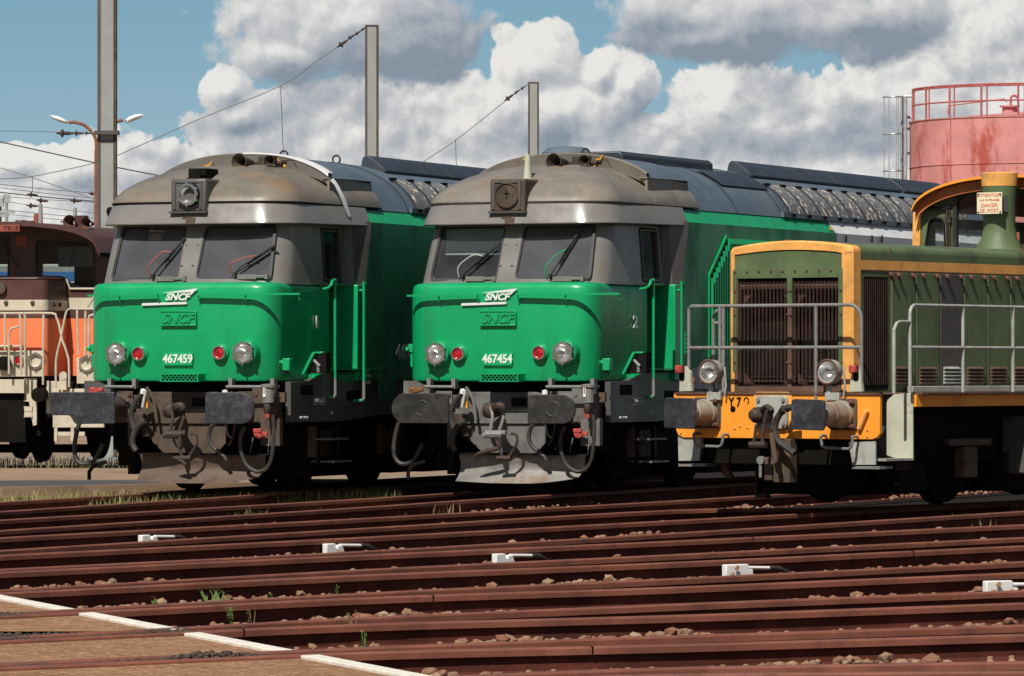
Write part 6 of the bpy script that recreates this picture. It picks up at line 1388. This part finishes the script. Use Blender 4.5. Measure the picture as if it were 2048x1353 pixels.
wire([(700, 420), (845, 325), (911, 281), (1010, 203), (1057, 168)], Y3, .012, 'wire sloping down leftward from the top of the shortest mast', ins=((1019, 195, 1.4), (1034, 184, .9), (1046, 176, .8)), drops=((911, 281, 345, 913),))
wire([(-60, 261), (0, 262), (100, 264), (195, 266)], 95, .008, 'level wire meeting the tallest mast beside the street lamp', ins=((131, 267, 1.5), (157, 267, 1.0), (176, 267, .7)))
wire([(-60, 270), (0, 284), (190, 326), (233, 335), (345, 357), (420, 372)], 100, .014, 'thick dark cable crossing behind the tallest mast', 'wiredk')
wire([(-60, 315), (0, 336), (66, 356), (190, 399)], 110, .009, 'faint slanting wire low at the left edge')
for i, (a, c, r_, d, ins) in enumerate((((0, 369), (190, 387), .010, 'topmost line of the low wire bundle', ((187, 388, 1.3),)), ((0, 376), (190, 397), .009, 'second line of the low wire bundle', ()),
                       ((0, 385), (190, 403), .018, 'thickest line of the low wire bundle', ((86, 402, 1.6), (153, 402, 1.6), (66, 390, 1.5))), ((0, 393), (190, 405), .009, 'fourth line of the low wire bundle', ((66, 412, 1.6),)),
                       ((0, 402), (190, 427), .008, 'fifth line of the low wire bundle, dipping to the right', ()), ((0, 419), (190, 437), .009, 'next to lowest line of the low wire bundle', ()), ((0, 427), (190, 446), .009, 'lowest line of the low wire bundle, just above the brown roof', ()))):
    e = (a[0] - 60, a[1] - (c[1] - a[1]) * 60 / 190); f_ = (c[0] + 60, c[1] + (c[1] - a[1]) * 60 / 190)
    wire([e, a, ((a[0] + c[0]) / 2, (a[1] + c[1]) / 2 + 1), c, f_], 140 + i, r_, d, 'wiredk', 'low wires at the left edge', ins)
for x, yt, w, lab in ((13, 393, 4, 'thin pale pole with a bracket near the left edge'), (1, 400, 3, 'thin dark pole cut by the left edge')):
    X, Yq, z = at(x, yt, 140); rt = empty('line_pole', (X, Yq, -.2), 0, lab, 'pole')
    b = MB(); b.tube([(0, 0, 0), (0, 0, z + .2)], w / F * 140 / 2 * 1.6, 8); b.build('shaft', 'concrete' if w > 3 else 'iron', rt)
    b = MB(); b.box2((-.35, -.04, z - .3), (.25, .04, z - .22)); b.box2((-.1, -.05, z + .0), (.1, .05, z + .25)); b.build('cross_arm', 'galv', rt)
# ---------------------------------------------------------------- double street lamp
X, Yl, _ = at(192, 740, 130); rt = empty('street_lamp', (X, Yl, -.2), 0, 'two-armed street lamp with white heads on a rusty column behind the tallest mast', 'street lamp')
g = lambda x, y: Vector(at(x, y, 130)) - V(X, Yl, -.2)
b = MB(); b.tube([g(193, 760), g(193, 300)], [.075, .06], 10); b.build('column', 'lamppole', rt)
b = MB(); b.tube(smooth([g(193, 302), g(190, 275), (g(172, 253)), g(150, 245), g(138, 246)], 5), .045, 8); b.build('arm', 'lamppole', rt)
b = MB(); b.tube(smooth([g(193, 302), g(200, 270), g(218, 253), g(236, 243), g(246, 241)], 5), .045, 8); b.build('arm', 'lamppole', rt)
for pts, s in (([(99, 232), (106, 231), (118, 233), (130, 239), (138, 245), (134, 249), (120, 245), (106, 239)], 1), ([(289, 231), (282, 228), (270, 229), (258, 234), (249, 241), (253, 247), (266, 243), (280, 237)], -1)):
    P = [g(x, y) for x, y in pts]; c = sum(P, Vector()) / len(P); b = MB(); rings = []
    for e, y_ in ((.0, -.20), (.6, -.17), (.92, -.09), (1., 0), (.92, .09), (.6, .17), (.0, .20)): rings.append([c + (p - c) * max(e, .02) + V(0, y_, 0) for p in P])
    b.loft(rings, True, True); o = b.build('lamp_head', 'lampw', rt, smooth=60)
# ---------------------------------------------------------------- red tank with ladder
D = 200.; X, Yt, _ = at(2062, 740, D); Rt = 242 / F * D
rt = empty('storage_tank', (X, Yt, -.2), 0, 'faded red round storage tank with peeling patches behind the shunter', 'tank')
zr = ZC + (740 - 246) / F * D + .2
b = MB(); b.lathe((0, 0, 0), (0, 0, 1), [(0, Rt), (zr - 1.9, Rt), (zr - 1.895, Rt + .03), (zr - 1.85, Rt + .03), (zr - 1.845, Rt), (zr - .05, Rt), (zr, Rt + .04), (zr + .03, Rt + .04), (zr + .04, Rt - .05)], 96); b.build('shell', 'pink', rt, smooth=25)
b = MB(); b.lathe((0, 0, 0), (0, 0, 1), [(zr + .02, Rt - .05), (zr + .42, .9), (zr + .42, 0)], 96); b.build('cone_roof', 'pink', rt, smooth=25)
for k in range(14):
    t = R(-160 + 23.5 * k); p = V(Rt * math.cos(t), Rt * math.sin(t), 0)
    b = MB(); b.box((p.x * 1.001, p.y * 1.001, zr / 2 - (0 if k % 2 else .95)), (.03, .03, zr - .05 - (0 if k % 2 else 1.9)), Matrix.Rotation(t, 3, 'Z')); b.build('plate_seam', 'pinkr', rt)
b = MB(); b.lathe((-.95, -.6, 0), (0, 0, 1), [(zr + .3, .32), (zr + .62, .30), (zr + .62, .42), (zr + .68, .42), (zr + .68, 0)], 20); b.build('hatch', 'pink', rt)
b = MB(); b.tube(smooth([(-.9, -.6, zr + .6), (-.9, -.6, zr + 1.0), (-.75, -.6, zr + 1.1), (-.6, -.6, zr + 1.0)], 4), .05, 6); b.tube([(-3.6, -1.5, zr + .3), (-3.6, -1.5, zr + .62), (-1.2, -.9, zr + .95), (-1.1, -.9, zr + .8)], .025, 5); b.build('vent_pipe', 'pinkr', rt)
b = MB(); Rr = Rt - .03; n = 13; A0 = math.pi + .12
ptr = lambda q, h: (Rr * math.cos(A0 + q), Rr * math.sin(A0 + q) , zr + h)
arc = [k * .075 for k in range(0, 34)]
for h in (.95, 1.0, .50): b.tube([ptr(q, h * 1.35) for q in arc], .035, 6)
for k in range(9): q = k * .31; b.tube([ptr(q, 0), ptr(q, 1.35)], .045, 6); b.tube([ptr(q + .05, 0), ptr(q + .05, 1.33)], .03, 6)
b.build('railing', 'pinkr', rt)
ld = empty('ladder', (0, 0, 0), 0, 'grey caged ladder standing at the left side of the red tank', 'ladder')
g = lambda x, y, Y=D: Vector(at(x, y, Y)); ld.location = (g(1808, 740).x, D, -.2); L0 = Vector(ld.location)
b = MB(); 
for x, Y in ((1804, D), (1811, D - .5)): b.tube([g(x, 760, Y) - L0, g(x, 193, Y) - L0], .07, 6)
b.build('ladder_rail', 'galv', ld)
b = MB(); 
for k in range(38): zz = 1.0 + k * .32; b.tube([V(g(1804, 0).x - L0.x, 0, zz), V(g(1811, 0, D - .5).x - L0.x, -.5, zz)], .03, 5)
b.build('rung', 'galv', ld)
for y in (194, 268, 342, 420):
    b = MB(); b.tube(smooth([g(1806, y) - L0, g(1790, y, D - .9) - L0, g(1768, y + 1, D - .5) - L0, g(1772, y, D + .2) - L0, g(1803, y, D + .3) - L0], 5), .035, 6); b.build('cage_hoop', 'galv', ld)
for x, Y in ((1768, D - .5), (1778, D - .8), (1793, D - .85), (1797, D + .3)):
    b = MB(); b.tube([g(x, 194, Y) - L0, g(x, 425, Y) - L0], .022, 5); b.build('cage_bar', 'galv', ld)
for y in (193, 235, 258, 307):
    b = MB(); b.tube([g(1808, y) - L0, g(1824, y) - L0], .06, 5); b.build('stand_off', 'galv', ld)
